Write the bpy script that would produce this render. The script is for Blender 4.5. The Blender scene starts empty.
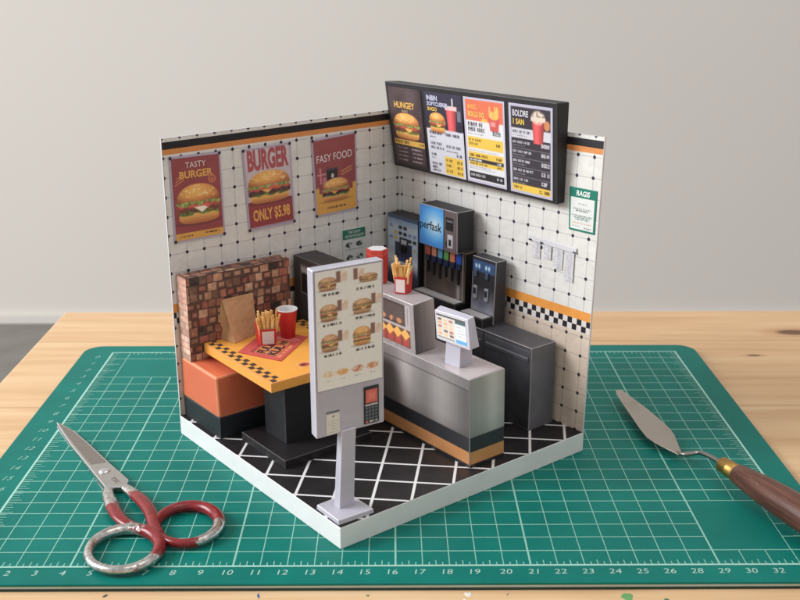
import bpy, bmesh, math, random
import numpy as np
from mathutils import Vector, Matrix

random.seed(7)
S = 0.1                                   # 1 cm of the tabletop = 0.1 Blender units
scene = bpy.context.scene
col = scene.collection
PHI = -0.90769                            # how the little restaurant is turned on the mat
BX, BY = 16.514, 19.562                   # its inner back corner on the mat (cm)

# ------------------------------------------------------------------ colours
def lin1(c):
    c = c / 255.0
    return c / 12.92 if c <= 0.04045 else ((c + 0.055) / 1.055) ** 2.4
def lin(c): return (lin1(c[0]), lin1(c[1]), lin1(c[2]))
def lin_np(a):
    a = np.clip(a, 0, 255) / 255.0
    return np.where(a <= 0.04045, a / 12.92, ((a + 0.055) / 1.055) ** 2.4)

# ------------------------------------------------------------------ node helper
class NB:
    def __init__(s, name):
        s.mat = bpy.data.materials.new(name); s.mat.use_nodes = True
        s.nt = s.mat.node_tree; s.nt.nodes.clear()
        s.out = s.n('ShaderNodeOutputMaterial'); s.bsdf = s.n('ShaderNodeBsdfPrincipled')
        s.nt.links.new(s.bsdf.outputs[0], s.out.inputs[0])
    def n(s, t): return s.nt.nodes.new(t)
    def put(s, inp, v):
        if isinstance(v, bpy.types.NodeSocket): s.nt.links.new(v, inp)
        elif isinstance(v, (tuple, list)) and inp.type == 'RGBA' and len(v) == 3: inp.default_value = (*v, 1)
        else: inp.default_value = v
    def m(s, op, a, b=None, c=None, clamp=False):
        x = s.n('ShaderNodeMath'); x.operation = op; x.use_clamp = clamp
        s.put(x.inputs[0], a)
        if b is not None: s.put(x.inputs[1], b)
        if c is not None: s.put(x.inputs[2], c)
        return x.outputs[0]
    def mix(s, f, a, b, mode='MIX'):
        x = s.n('ShaderNodeMix'); x.data_type = 'RGBA'; x.blend_type = mode
        s.put(x.inputs[0], f); s.put(x.inputs[6], a); s.put(x.inputs[7], b)
        return x.outputs[2]
    def step(s, v, lo, hi):              # smoothstep
        x = s.n('ShaderNodeMapRange'); x.interpolation_type = 'SMOOTHSTEP'
        s.put(x.inputs[0], v); s.put(x.inputs[1], lo); s.put(x.inputs[2], hi)
        return x.outputs[0]
    def inside(s, v, lo, hi): return s.m('MULTIPLY', s.m('GREATER_THAN', v, lo), s.m('LESS_THAN', v, hi))
    def noise(s, vec, scale, detail=3, rough=0.5, dist=0.0):
        x = s.n('ShaderNodeTexNoise'); s.put(x.inputs['Vector'], vec)
        x.inputs['Scale'].default_value = scale; x.inputs['Detail'].default_value = detail
        x.inputs['Roughness'].default_value = rough; x.inputs['Distortion'].default_value = dist
        return x.outputs[0]
    def coord(s, which='Object'): return s.n('ShaderNodeTexCoord').outputs[which]
    def sep(s, v):
        x = s.n('ShaderNodeSeparateXYZ'); s.put(x.inputs[0], v); return x.outputs
    def comb(s, x_, y_, z_=0.0):
        x = s.n('ShaderNodeCombineXYZ'); s.put(x.inputs[0], x_); s.put(x.inputs[1], y_); s.put(x.inputs[2], z_); return x.outputs[0]
    def ramp(s, f, stops):
        x = s.n('ShaderNodeValToRGB'); s.put(x.inputs[0], f); e = x.color_ramp.elements
        while len(e) < len(stops): e.new(0.5)
        for i, (p, c) in enumerate(stops): e[i].position = p; e[i].color = (*c, 1)
        return x.outputs[0]
    def bump(s, h, strength, dist=0.01):
        x = s.n('ShaderNodeBump'); x.inputs['Strength'].default_value = strength; x.inputs['Distance'].default_value = dist
        s.put(x.inputs['Height'], h); s.nt.links.new(x.outputs[0], s.bsdf.inputs['Normal'])
    def set(s, **k):
        for n_, v in k.items(): s.put(s.bsdf.inputs[n_.replace('_', ' ')], v)
        return s.mat

MATS = {}
def card(rgb, rough=0.55, vary=0.10, name='painted card', bump=0.12, metallic=0.0, spec=0.4):
    """plain coloured card: faint mottling in tone and a paper tooth"""
    key = (tuple(rgb), rough, vary, bump, metallic)
    if key in MATS: return MATS[key]
    b = NB(name); o = b.coord()
    n1 = b.noise(o, 9, 4, .6); n2 = b.noise(o, 90, 2, .6)
    f = b.m('MULTIPLY_ADD', b.m('SUBTRACT', n1, .5), vary * 2, 1.0)
    f = b.m('ADD', f, b.m('MULTIPLY', b.m('SUBTRACT', n2, .5), vary))
    c = b.mix(1.0, lin(rgb), b.comb(f, f, f), 'MULTIPLY')
    if bump: b.bump(b.m('ADD', b.m('MULTIPLY', n2, .025), b.noise(o, 3.2, 3, .5)), bump * 2.2, .05)
    MATS[key] = b.set(Base_Color=c, Roughness=rough, Metallic=metallic, Specular_IOR_Level=spec)
    return MATS[key]
def print_mat(name, rough=.5, metallic=0.0, spec=.4, grain=.10):
    b = NB(name); a = b.n('ShaderNodeAttribute'); a.attribute_name = 'Col'
    o = b.coord(); n1 = b.noise(o, 160, 2, .7); n2 = b.noise(o, 7, 3, .5)
    f = b.m('MULTIPLY_ADD', b.m('SUBTRACT', n1, .5), grain * 2, 1.0)
    f = b.m('ADD', f, b.m('MULTIPLY', b.m('SUBTRACT', n2, .5), grain))
    hs = b.n('ShaderNodeHueSaturation'); hs.inputs['Saturation'].default_value = .92; b.put(hs.inputs['Color'], a.outputs['Color'])
    c = b.mix(.015, hs.outputs[0], (.50, .48, .50)); c = b.mix(1.0, c, b.comb(f, f, f), 'MULTIPLY')  # thin grey haze mixed into the print colour
    b.bump(b.m('ADD', b.m('MULTIPLY', n1, .03), b.noise(o, 3.4, 3, .5)), .22, .05)
    return b.set(Base_Color=c, Roughness=rough, Metallic=metallic, Specular_IOR_Level=spec)
PRINT = print_mat('printed paper', .52)
GLOSSY = print_mat('glossy printed paper', .34, 0.0, .5)
INK = print_mat('pale ink on vinyl', .6, 0, .2, .16)

def wall_material():
    b = NB('printed tile paper')
    uv = b.n('ShaderNodeUVMap'); uv.uv_map = 'UVMap'; u = uv.outputs[0]
    x, y, _ = b.sep(u); P = .88
    wob = b.m('MULTIPLY', b.m('SUBTRACT', b.noise(u, 1.3, 2), .5), .02)
    def d(v):
        f = b.m('FRACT', b.m('DIVIDE', b.m('ADD', b.m('ADD', v, wob), 8.8), P))
        return b.m('MULTIPLY', b.m('SUBTRACT', .5, b.m('ABSOLUTE', b.m('SUBTRACT', f, .5))), P)
    dx = d(b.m('SUBTRACT', x, .16)); dy = d(y)
    line = b.m('SUBTRACT', 1.0, b.step(b.m('MINIMUM', dx, dy), .008, .03))
    n_sm = b.m('MULTIPLY', b.m('SUBTRACT', b.noise(u, 9, 2), .5), .06)
    dot = b.m('SUBTRACT', 1.0, b.step(b.m('ADD', b.m('ADD', b.m('MULTIPLY', b.m('MAXIMUM', dx, dy), .9), b.m('MULTIPLY', b.m('ADD', dx, dy), .35)), n_sm), .08, .12))
    vein = b.noise(u, 1.6, 6, .62, 1.6)
    cell = b.n('ShaderNodeTexWhiteNoise'); cell.noise_dimensions = '2D'
    b.put(cell.inputs['Vector'], b.comb(b.m('FLOOR', b.m('DIVIDE', b.m('SUBTRACT', x, .16), P)), b.m('FLOOR', b.m('DIVIDE', y, P))))
    tile = b.ramp(vein, [(.22, lin((206, 203, 199))), (.42, lin((219, 216, 211))), (.62, lin((224, 221, 217)))])
    tile = b.mix(b.m('MULTIPLY', cell.outputs[0], .10), tile, lin((176, 172, 172)))
    c = b.mix(b.m('MULTIPLY', line, .42), tile, lin((128, 122, 136)))
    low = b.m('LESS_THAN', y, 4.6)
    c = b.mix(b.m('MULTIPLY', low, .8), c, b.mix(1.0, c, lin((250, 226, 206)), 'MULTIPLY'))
    c = b.mix(dot, c, lin((40, 36, 52)))
    # orange rule with chequer band below it
    org = b.mix(b.noise(u, 3, 3), lin((222, 142, 60)), lin((236, 164, 84)))
    c = b.mix(b.inside(y, 5.16, 5.57), c, org)
    q = .27
    par = b.m('MODULO', b.m('ADD', b.m('FLOOR', b.m('DIVIDE', b.m('ADD', x, 10.8), q)), b.m('FLOOR', b.m('DIVIDE', b.m('SUBTRACT', y, 4.62), q))), 2.0)
    chk = b.mix(b.m('GREATER_THAN', b.m('ABSOLUTE', par), .5), lin((40, 35, 42)), lin((222, 214, 208)))
    c = b.mix(b.inside(y, 4.62, 5.16), c, chk)
    # top bands
    c = b.mix(b.inside(y, 12.46, 12.70), c, b.mix(b.noise(u, 3, 3), lin((205, 130, 72)), lin((220, 148, 88))))
    c = b.mix(b.inside(y, 12.70, 13.03), c, lin((34, 31, 34)))
    tone = b.m('MULTIPLY_ADD', b.m('SUBTRACT', b.noise(u, 14, 3), .5), .10, 1.0)
    c = b.mix(1.0, c, b.comb(tone, tone, tone), 'MULTIPLY')
    b.bump(b.noise(u, .55, 3), .22, .05)
    return b.set(Base_Color=c, Roughness=.5, Specular_IOR_Level=.35)

def floor_print_material():
    b = NB('printed black floor tiles')
    uv = b.n('ShaderNodeUVMap'); uv.uv_map = 'UVMap'; u = uv.outputs[0]
    x, y, _ = b.sep(u)
    def d(v, off):
        f = b.m('FRACT', b.m('DIVIDE', b.m('ADD', b.m('SUBTRACT', v, off), 44.0), 2.2))
        return b.m('MULTIPLY', b.m('SUBTRACT', .5, b.m('ABSOLUTE', b.m('SUBTRACT', f, .5))), 2.2)
    dm = b.m('MINIMUM', d(b.m('ADD', x, y), 1.0), d(b.m('SUBTRACT', x, y), .8))
    line = b.m('SUBTRACT', 1.0, b.step(dm, .06, .10))
    blk = b.ramp(b.noise(u, 1.2, 5, .65), [(.3, lin((24, 23, 25))), (.7, lin((40, 37, 39)))])
    wh = b.mix(b.noise(u, 3, 3), lin((210, 208, 210)), lin((232, 230, 230)))
    return b.set(Base_Color=b.mix(line, blk, wh), Roughness=.5, Specular_IOR_Level=.35)

def wood_material():
    b = NB('pale pine boards'); o = b.coord(); x, y, z = b.sep(o)
    seam = 2.46; wd = .95
    k = b.m('DIVIDE', b.m('SUBTRACT', y, seam), wd); idx = b.m('FLOOR', k)
    wn = b.n('ShaderNodeTexWhiteNoise'); wn.noise_dimensions = '1D'; b.put(wn.inputs['W'], idx)
    rnd = wn.outputs[0]
    xs = b.m('ADD', x, b.m('MULTIPLY', rnd, 37.0))
    # distance to a few knots bends the grain
    knots = [(4.03, 2.60, .13, .055), (3.66, 2.215, .05, .016), (4.9, 1.2, .1, .04), (-.9, -.4, .09, .035)]
    kd = None
    for kx, ky, ra, rb in knots:
        e = b.m('SQRT', b.m('ADD', b.m('POWER', b.m('DIVIDE', b.m('SUBTRACT', x, kx), ra), 2.0), b.m('POWER', b.m('DIVIDE', b.m('SUBTRACT', y, ky), rb), 2.0)))
        kd = e if kd is None else b.m('MINIMUM', kd, e)
    bend = b.m('MULTIPLY', b.m('DIVIDE', 1.0, b.m('ADD', kd, .6)), .10)
    warp = b.noise(b.comb(b.m('MULTIPLY', xs, .35), b.m('MULTIPLY', y, 1.6), rnd), 1.0, 3, .5)
    yy = b.m('ADD', b.m('ADD', y, b.m('MULTIPLY', warp, .55)), bend)
    rings = b.m('MULTIPLY_ADD', b.m('SINE', b.m('MULTIPLY', yy, 52.0)), .5, .5)
    fine = b.noise(b.comb(b.m('MULTIPLY', xs, 1.6), b.m('MULTIPLY', y, 60.0), 0.0), 1.0, 4, .6)
    broad = b.noise(b.comb(b.m('MULTIPLY', xs, .5), b.m('MULTIPLY', y, 5.0), rnd), 1.0, 4, .6)
    f = b.m('ADD', b.m('ADD', b.m('MULTIPLY', rings, .06), b.m('MULTIPLY', fine, .26)), b.m('MULTIPLY', broad, .64))
    c = b.ramp(f, [(.24, lin((184, 142, 102))), (.48, lin((211, 175, 134))), (.72, lin((226, 198, 160)))])
    c = b.mix(b.m('MULTIPLY', rnd, .30), c, lin((194, 150, 108)))
    seamd = b.m('ABSOLUTE', b.m('SUBTRACT', b.m('FRACT', k), .5))
    c = b.mix(b.m('MULTIPLY', b.step(seamd, .488, .499), .35), c, lin((128, 88, 56)))
    halo = b.m('SUBTRACT', 1.0, b.step(kd, .6, 2.2))
    c = b.mix(b.m('MULTIPLY', halo, .45), c, lin((160, 106, 66)))
    core = b.m('SUBTRACT', 1.0, b.step(b.m('ADD', kd, b.m('MULTIPLY', b.m('SUBTRACT', broad, .5), .8)), .55, 1.0))
    c = b.mix(b.m('MULTIPLY', core, .85), c, lin((84, 54, 40)))
    b.bump(fine, .08, .01)
    return b.set(Base_Color=c, Roughness=b.m('MULTIPLY_ADD', fine, .15, .42), Specular_IOR_Level=.4)

def mat_vinyl():
    b = NB('green cutting mat vinyl'); o = b.coord()
    n = b.noise(o, 3, 4, .6); n2 = b.noise(o, 120, 2, .6)
    c = b.ramp(n, [(.3, lin((1, 103, 94))), (.7, lin((5, 116, 105)))])
    scr = b.noise(b.comb(b.m('MULTIPLY', b.sep(o)[0], 2.0), b.m('MULTIPLY', b.sep(o)[1], 60.0), 0.0), 1.0, 2, .5)
    c = b.mix(b.m('MULTIPLY', b.step(scr, .68, .8), .10), c, lin((90, 160, 146)))
    b.bump(n2, .14, .004)
    return b.set(Base_Color=c, Roughness=b.m('MULTIPLY_ADD', n, .12, .42), Specular_IOR_Level=.18)

def worn_handle_mat():
    """red enamel worn through to grey steel; the 'paint' attribute says how much is left"""
    b = NB('worn red enamel on steel'); o = b.coord()
    a = b.n('ShaderNodeAttribute'); a.attribute_name = 'paint'
    n = b.noise(o, 14, 5, .7); n2 = b.noise(o, 50, 3, .6)
    v = b.m('ADD', a.outputs['Fac'], b.m('ADD', b.m('MULTIPLY', b.m('SUBTRACT', n, .5), 1.9), b.m('MULTIPLY', b.m('SUBTRACT', n2, .5), .25)))
    k = b.step(v, .40, .60)
    steel = b.ramp(n2, [(.35, lin((168, 162, 157))), (.6, lin((214, 212, 210)))])
    red = b.ramp(n2, [(.3, lin((108, 24, 28))), (.7, lin((138, 36, 40)))])
    b.bump(k, .3, .008)
    return b.set(Base_Color=b.mix(k, steel, red), Metallic=b.m('SUBTRACT', .95, b.m('MULTIPLY', k, .95)), Roughness=b.m('MULTIPLY_ADD', n, .24, .12))
def steel_mat(name, rgb, rough, stretch=(1, 1, 1)):
    b = NB(name); x, y, z = b.sep(b.coord())
    n = b.noise(b.comb(b.m('MULTIPLY', x, stretch[0]), b.m('MULTIPLY', y, stretch[1]), z), 20, 4, .6)
    n2 = b.noise(b.coord(), 5, 4, .6)
    f = b.m('MULTIPLY_ADD', b.m('SUBTRACT', n, .5), .22, 1.0)
    c = b.mix(1.0, lin(rgb), b.comb(f, f, f), 'MULTIPLY')
    c = b.mix(b.m('MULTIPLY', b.step(n2, .55, .75), .25), c, lin((112, 104, 98)))
    return b.set(Base_Color=c, Metallic=1.0, Roughness=b.m('MULTIPLY_ADD', n2, .2, rough - .1))
def dark_wood_mat():
    b = NB('dark rosewood handle'); x, y, z = b.sep(b.coord())
    a = b.m('SUBTRACT', b.m('MULTIPLY', x, .390), b.m('MULTIPLY', y, .918)); pe = b.m('ADD', b.m('MULTIPLY', x, .918), b.m('MULTIPLY', y, .390))
    n = b.noise(b.comb(b.m('MULTIPLY', a, 2.5), b.m('MULTIPLY', pe, 34.0), b.m('MULTIPLY', z, 34.0)), 1.0, 4, .6)
    p = b.noise(b.comb(b.m('MULTIPLY', a, 9.0), b.m('MULTIPLY', pe, 120.0), b.m('MULTIPLY', z, 120.0)), 1.0, 2, .5)
    c = b.ramp(n, [(.3, lin((66, 36, 28))), (.55, lin((98, 60, 48))), (.75, lin((122, 80, 64)))])
    c = b.mix(b.m('MULTIPLY', b.step(p, .66, .74), .55), c, lin((176, 140, 118)))
    b.bump(p, .15, .006)
    return b.set(Base_Color=c, Roughness=.36)
def plaster_mat():
    b = NB('painted room wall'); o = b.coord()
    n = b.noise(o, .2, 2, .5); n2 = b.noise(o, 8, 3, .6)
    c = b.ramp(n, [(.2, lin((229, 224, 218))), (.8, lin((232, 227, 221)))])
    b.bump(n2, .06, .05)
    return b.set(Base_Color=c, Roughness=.8, Specular_IOR_Level=.2)
def bag_paper():
    b = NB('brown kraft paper'); o = b.coord()
    n = b.noise(o, 16, 4, .65); n2 = b.noise(o, 4.5, 3, .5, .6); n3 = b.noise(o, 120, 2, .6)
    c = b.ramp(n, [(.3, lin((184, 142, 106))), (.7, lin((206, 164, 126)))])
    b.bump(b.m('ADD', n2, b.m('MULTIPLY', n3, .15)), .35, .04)
    return b.set(Base_Color=c, Roughness=.75, Specular_IOR_Level=.2)

M_WALL, M_FLOORPRINT, M_WOOD, M_VINYL = wall_material(), floor_print_material(), wood_material(), mat_vinyl()
M_FOLD = card((205, 200, 204), .6, .05, 'bare paper fold')
M_DARKFOLD = card((70, 68, 72), .6, .05, 'worn dark paper fold')
M_WHITE = card((222, 220, 222), .6, .04, 'white card')

# ------------------------------------------------------------------ things and meshes
class Thing:
    def __init__(s, name, label, cat, base, frame='D', group=None):
        s.base, s.frame = base, frame
        o = bpy.data.objects.new(name, None); col.objects.link(o); o.empty_display_size = .05
        u, v, z = base
        if frame == 'D':
            c, n = math.cos(PHI), math.sin(PHI)
            o.location = ((BX + u * c + v * n) * S, (BY + u * n - v * c) * S, z * S); o.rotation_euler = (0, 0, PHI)
        else: o.location = (u * S, v * S, z * S)
        o['label'] = label; o['category'] = cat
        if group: o['group'] = group
        s.o = o
    def loc(s, p):
        sg = -1 if s.frame == 'D' else 1
        return ((p[0] - s.base[0]) * S, sg * (p[1] - s.base[1]) * S, (p[2] - s.base[2]) * S)
def link(name, me, parent, mats):
    o = bpy.data.objects.new(name, me); col.objects.link(o)
    for m_ in (mats if isinstance(mats, (list, tuple)) else [mats]): me.materials.append(m_)
    if parent is not None: o.parent = parent
    return o
def par(p): return p.o if isinstance(p, Thing) else p
def from_bm(name, bm, thing, mats, parent=None, smooth=False):
    for v in bm.verts: v.co = thing.loc(v.co)
    bmesh.ops.recalc_face_normals(bm, faces=bm.faces)
    me = bpy.data.meshes.new(name); bm.to_mesh(me); bm.free()
    if smooth:
        me.polygons.foreach_set('use_smooth', [True] * len(me.polygons))
    return link(name, me, par(parent or thing), mats)
def bm_hull(bm, bottom, top, cap=True):
    n = len(bottom)
    a = [bm.verts.new(p) for p in bottom]; b = [bm.verts.new(p) for p in top]
    fs = []
    if cap: fs += [bm.faces.new(a[::-1]), bm.faces.new(b)]
    for i in range(n): fs.append(bm.faces.new((a[i], a[(i + 1) % n], b[(i + 1) % n], b[i])))
    return fs
def fold(bm, w, seg=2, mi=1):
    bmesh.ops.recalc_face_normals(bm, faces=bm.faces)
    es = [e for e in bm.edges if len(e.link_faces) == 2 and e.calc_face_angle() > .4]
    bmesh.ops.bevel(bm, geom=es, offset=w, segments=seg, profile=.5, affect='EDGES', material=mi, clamp_overlap=True)
def jit(p, a): return (p[0] + random.uniform(-a, a), p[1] + random.uniform(-a, a), p[2] + random.uniform(-a, a) * .5)
def box(name, thing, u0, u1, v0, v1, z0, z1, mat, parent=None, w=.035, foldm=None, wob=.02):
    bm = bmesh.new()
    bot = [(u0, v0, z0), (u1, v0, z0), (u1, v1, z0), (u0, v1, z0)]
    top = [jit((u0, v0, z1), wob), jit((u1, v0, z1), wob), jit((u1, v1, z1), wob), jit((u0, v1, z1), wob)]
    bm_hull(bm, bot, top)
    if w: fold(bm, w, 2, 1 if foldm else 0)
    return from_bm(name, bm, thing, [mat] + ([foldm] if foldm else []), parent)
def hull(name, thing, bottom, top, mat, parent=None, w=.03, foldm=None):
    bm = bmesh.new(); bm_hull(bm, bottom, top)
    if w: fold(bm, w, 2, 1 if foldm else 0)
    return from_bm(name, bm, thing, [mat] + ([foldm] if foldm else []), parent)
def tube(bm, path, radii, n=14, flat=1.0, up=Vector((0, 0, 1)), caps=True, closed=False, lay=None, vals=None):
    """sweep an ellipse along a path (cm); flat = height / width of the section"""
    P = [Vector(p) for p in path]; rings = []
    for i, p in enumerate(P):
        a, c = P[i - 1] if (i or closed) else P[i], P[(i + 1) % len(P)] if (i < len(P) - 1 or closed) else P[i]
        t = (c - a).normalized(); side = t.cross(up).normalized(); u2 = side.cross(t).normalized()
        r = radii[i] if hasattr(radii, '__len__') else radii; ring = []
        for k in range(n):
            an = 2 * math.pi * k / n
            v = bm.verts.new(p + side * math.cos(an) * r + u2 * math.sin(an) * r * flat)
            if lay is not None: v[lay] = vals[i]
            ring.append(v)
        rings.append(ring)
    m_ = len(rings)
    for i in range(m_ if closed else m_ - 1):
        A, B = rings[i], rings[(i + 1) % m_]
        for k in range(n): bm.faces.new((A[k], A[(k + 1) % n], B[(k + 1) % n], B[k]))
    if caps and not closed: bm.faces.new(rings[0][::-1]); bm.faces.new(rings[-1])

# ------------------------------------------------------------------ printed surfaces
class Quad:
    """a flat sheet seen from its front: x to the right, y up, in cm"""
    def __init__(s, TL, TR, BR, BL, frame='D'):
        sg = -1 if frame == 'D' else 1
        f = lambda p: Vector((p[0], sg * p[1], p[2]))
        s.c = [f(TL), f(TR), f(BR), f(BL)]; s.sg = sg
        s.w = ((s.c[1] - s.c[0]).length + (s.c[2] - s.c[3]).length) / 2
        s.h = ((s.c[0] - s.c[3]).length + (s.c[1] - s.c[2]).length) / 2
        s.n = ((s.c[2] - s.c[3]).cross(s.c[0] - s.c[3])).normalized()
    def pt(s, x, y, off=0.0):
        fx, fy = x / s.w, y / s.h
        p = (s.c[3] * (1 - fx) + s.c[2] * fx) * (1 - fy) + (s.c[0] * (1 - fx) + s.c[1] * fx) * fy + s.n * off
        return (p.x, s.sg * p.y, p.z)
_txt = {}
def text_shape(t, bold):
    k = (t, bold)
    if k not in _txt:
        cu = bpy.data.curves.new('t', 'FONT'); cu.body = t; cu.resolution_u = 3; cu.offset = bold; cu.fill_mode = 'FRONT'
        o = bpy.data.objects.new('t', cu); col.objects.link(o)
        dg = bpy.context.evaluated_depsgraph_get(); dg.update()
        me = bpy.data.meshes.new_from_object(o.evaluated_get(dg))
        vs = [(v.co.x, v.co.y) for v in me.vertices]; fs = [tuple(p.vertices) for p in me.polygons]
        bpy.data.objects.remove(o); bpy.data.curves.remove(cu); bpy.data.meshes.remove(me)
        x0, x1 = min(v[0] for v in vs), max(v[0] for v in vs); y0, y1 = min(v[1] for v in vs), max(v[1] for v in vs)
        _txt[k] = ([((v[0] - x0) / (x1 - x0), (v[1] - y0) / (y1 - y0)) for v in vs], fs, (x1 - x0) / (y1 - y0))
    return _txt[k]
class Print:
    """collects flat coloured shapes; build() links them as one mesh with a colour per vertex"""
    def __init__(s): s.v, s.f, s.c = [], [], []
    def poly(s, q, pts, rgb, off=.02, cols=None):
        b = len(s.v); s.v += [q.pt(x, y, off) for x, y in pts]
        s.c += [lin(c) for c in cols] if cols else [lin(rgb)] * len(pts)
        s.f.append(tuple(range(b, b + len(pts)))); return s
    def rect(s, q, x0, y0, x1, y1, rgb, off=.02): return s.poly(q, [(x0, y0), (x1, y0), (x1, y1), (x0, y1)], rgb, off)
    def frame(s, q, x0, y0, x1, y1, t, rgb, off=.02):
        s.rect(q, x0, y0, x1, y0 + t, rgb, off); s.rect(q, x0, y1 - t, x1, y1, rgb, off)
        s.rect(q, x0, y0 + t, x0 + t, y1 - t, rgb, off); return s.rect(q, x1 - t, y0 + t, x1, y1 - t, rgb, off)
    def ellipse(s, q, cx, cy, rx, ry, rgb, off=.02, n=16): return s.poly(q, [(cx + rx * math.cos(2 * math.pi * i / n), cy + ry * math.sin(2 * math.pi * i / n)) for i in range(n)], rgb, off)
    def line(s, q, x0, y0, x1, y1, t, rgb, off=.02):
        d = Vector((x1 - x0, y1 - y0)).normalized(); nx, ny = -d.y * t / 2, d.x * t / 2
        return s.poly(q, [(x0 - nx, y0 - ny), (x1 - nx, y1 - ny), (x1 + nx, y1 + ny), (x0 + nx, y0 + ny)], rgb, off)
    def text(s, q, t, x0, y0, x1, y1, rgb, off=.025, bold=.012, shear=0.0, rise=0.0):
        vs, fs, _ = text_shape(t, bold); b = len(s.v)
        for a, c in vs: s.v.append(q.pt(x0 + (x1 - x0) * a + shear * c * (y1 - y0), y0 + (y1 - y0) * c + rise * a, off))
        s.c += [lin(rgb)] * len(vs); s.f += [tuple(i + b for i in f) for f in fs]; return s
    def raster(s, q, x0, y0, x1, y1, cell, fn, off=.012):
        nx, ny = max(2, int((x1 - x0) / cell)), max(2, int((y1 - y0) / cell))
        X, Y = np.meshgrid(np.linspace(x0, x1, nx), np.linspace(y0, y1, ny))
        img = lin_np(fn(X, Y)).reshape(-1, 3); b = len(s.v)
        s.v += [q.pt(x, y, off) for x, y in zip(X.ravel(), Y.ravel())]; s.c += [tuple(c) for c in img]
        for j in range(ny - 1):
            r = b + j * nx
            s.f += [(r + i, r + i + 1, r + nx + i + 1, r + nx + i) for i in range(nx - 1)]
        return s
    def build(s, name, thing, mat=None, parent=None):
        me = bpy.data.meshes.new(name); me.from_pydata([thing.loc(p) for p in s.v], [], s.f)
        a = me.color_attributes.new('Col', 'FLOAT_COLOR', 'POINT')
        buf = np.ones((len(s.v), 4), np.float32); buf[:, :3] = np.array(s.c, np.float32); a.data.foreach_set('color', buf.ravel())
        return link(name, me, par(parent or thing), mat or PRINT)

class Lines:
    """each line of lettering becomes a part of its own"""
    def __init__(s, thing, parent): s.t, s.p = thing, parent
    def text(s, *a, **k): Print().text(*a, **k).build('lettering', s.t, GLOSSY, s.p); return s
# ---- small painting kit on numpy arrays (0-255 colours)
def vn(X, Y, sc, seed):
    r = np.random.RandomState(seed); T = r.rand(64, 64); x, y = X * sc + 100, Y * sc + 100
    xi, yi = np.floor(x).astype(int), np.floor(y).astype(int); fx, fy = x - xi, y - yi
    fx, fy = fx * fx * (3 - 2 * fx), fy * fy * (3 - 2 * fy); g = lambda a, b: T[a % 64, b % 64]
    return (g(xi, yi) * (1 - fx) + g(xi + 1, yi) * fx) * (1 - fy) + (g(xi, yi + 1) * (1 - fx) + g(xi + 1, yi + 1) * fx) * fy
def fbm(X, Y, sc, seed): return (vn(X, Y, sc, seed) + .5 * vn(X, Y, sc * 2.1, seed + 1) + .25 * vn(X, Y, sc * 4.3, seed + 2)) / 1.75
def fill(X, rgb): return np.ones(X.shape + (3,)) * np.array(rgb, float)
def put(img, m_, rgb):
    m_ = np.clip(m_, 0, 1)[..., None]; img[:] = img * (1 - m_) + np.array(rgb, float) * m_; return img
def soft(d, e=.05): return np.clip(.5 - d / e, 0, 1)                    # signed distance -> coverage
def rectm(X, Y, x0, y0, x1, y1, e=.02): return soft(np.maximum(np.maximum(x0 - X, X - x1), np.maximum(y0 - Y, Y - y1)), e)
def lerp(a, b, t): return np.array(a, float) * (1 - t[..., None]) + np.array(b, float) * t[..., None]
def words(img, X, Y, x0, x1, y, h, rgb, seed, k=.9):
    """unreadable small print: uneven dark strokes broken into words"""
    r = np.random.RandomState(seed); x = x0; cw = h * .70
    ly = (Y - y) / h
    while x < x1 - h * .6:
        nl = r.randint(2, 6); w = min(nl * cw, x1 - x); lx = (X - x) / cw; ci = np.clip(np.floor(lx).astype(int), 0, 7); f = lx - np.floor(lx)
        t_ = r.rand(8, 5) < (.88, .7, .85, .75, .5); P_ = lambda k: t_[:, k][ci]
        m_ = (f < .36) | ((ly > .78) & P_(0)) | ((np.abs(ly - .5) < .12) & P_(1)) | ((ly < .22) & P_(2)) | ((f > .52) & (f < .82) & P_(3) & ((ly > .4) | P_(4)))
        put(img, rectm(X, Y, x, y, x + w, y + h, .02) * m_ * (f < .84) * k, rgb); x += w + h * .5
    return img
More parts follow.
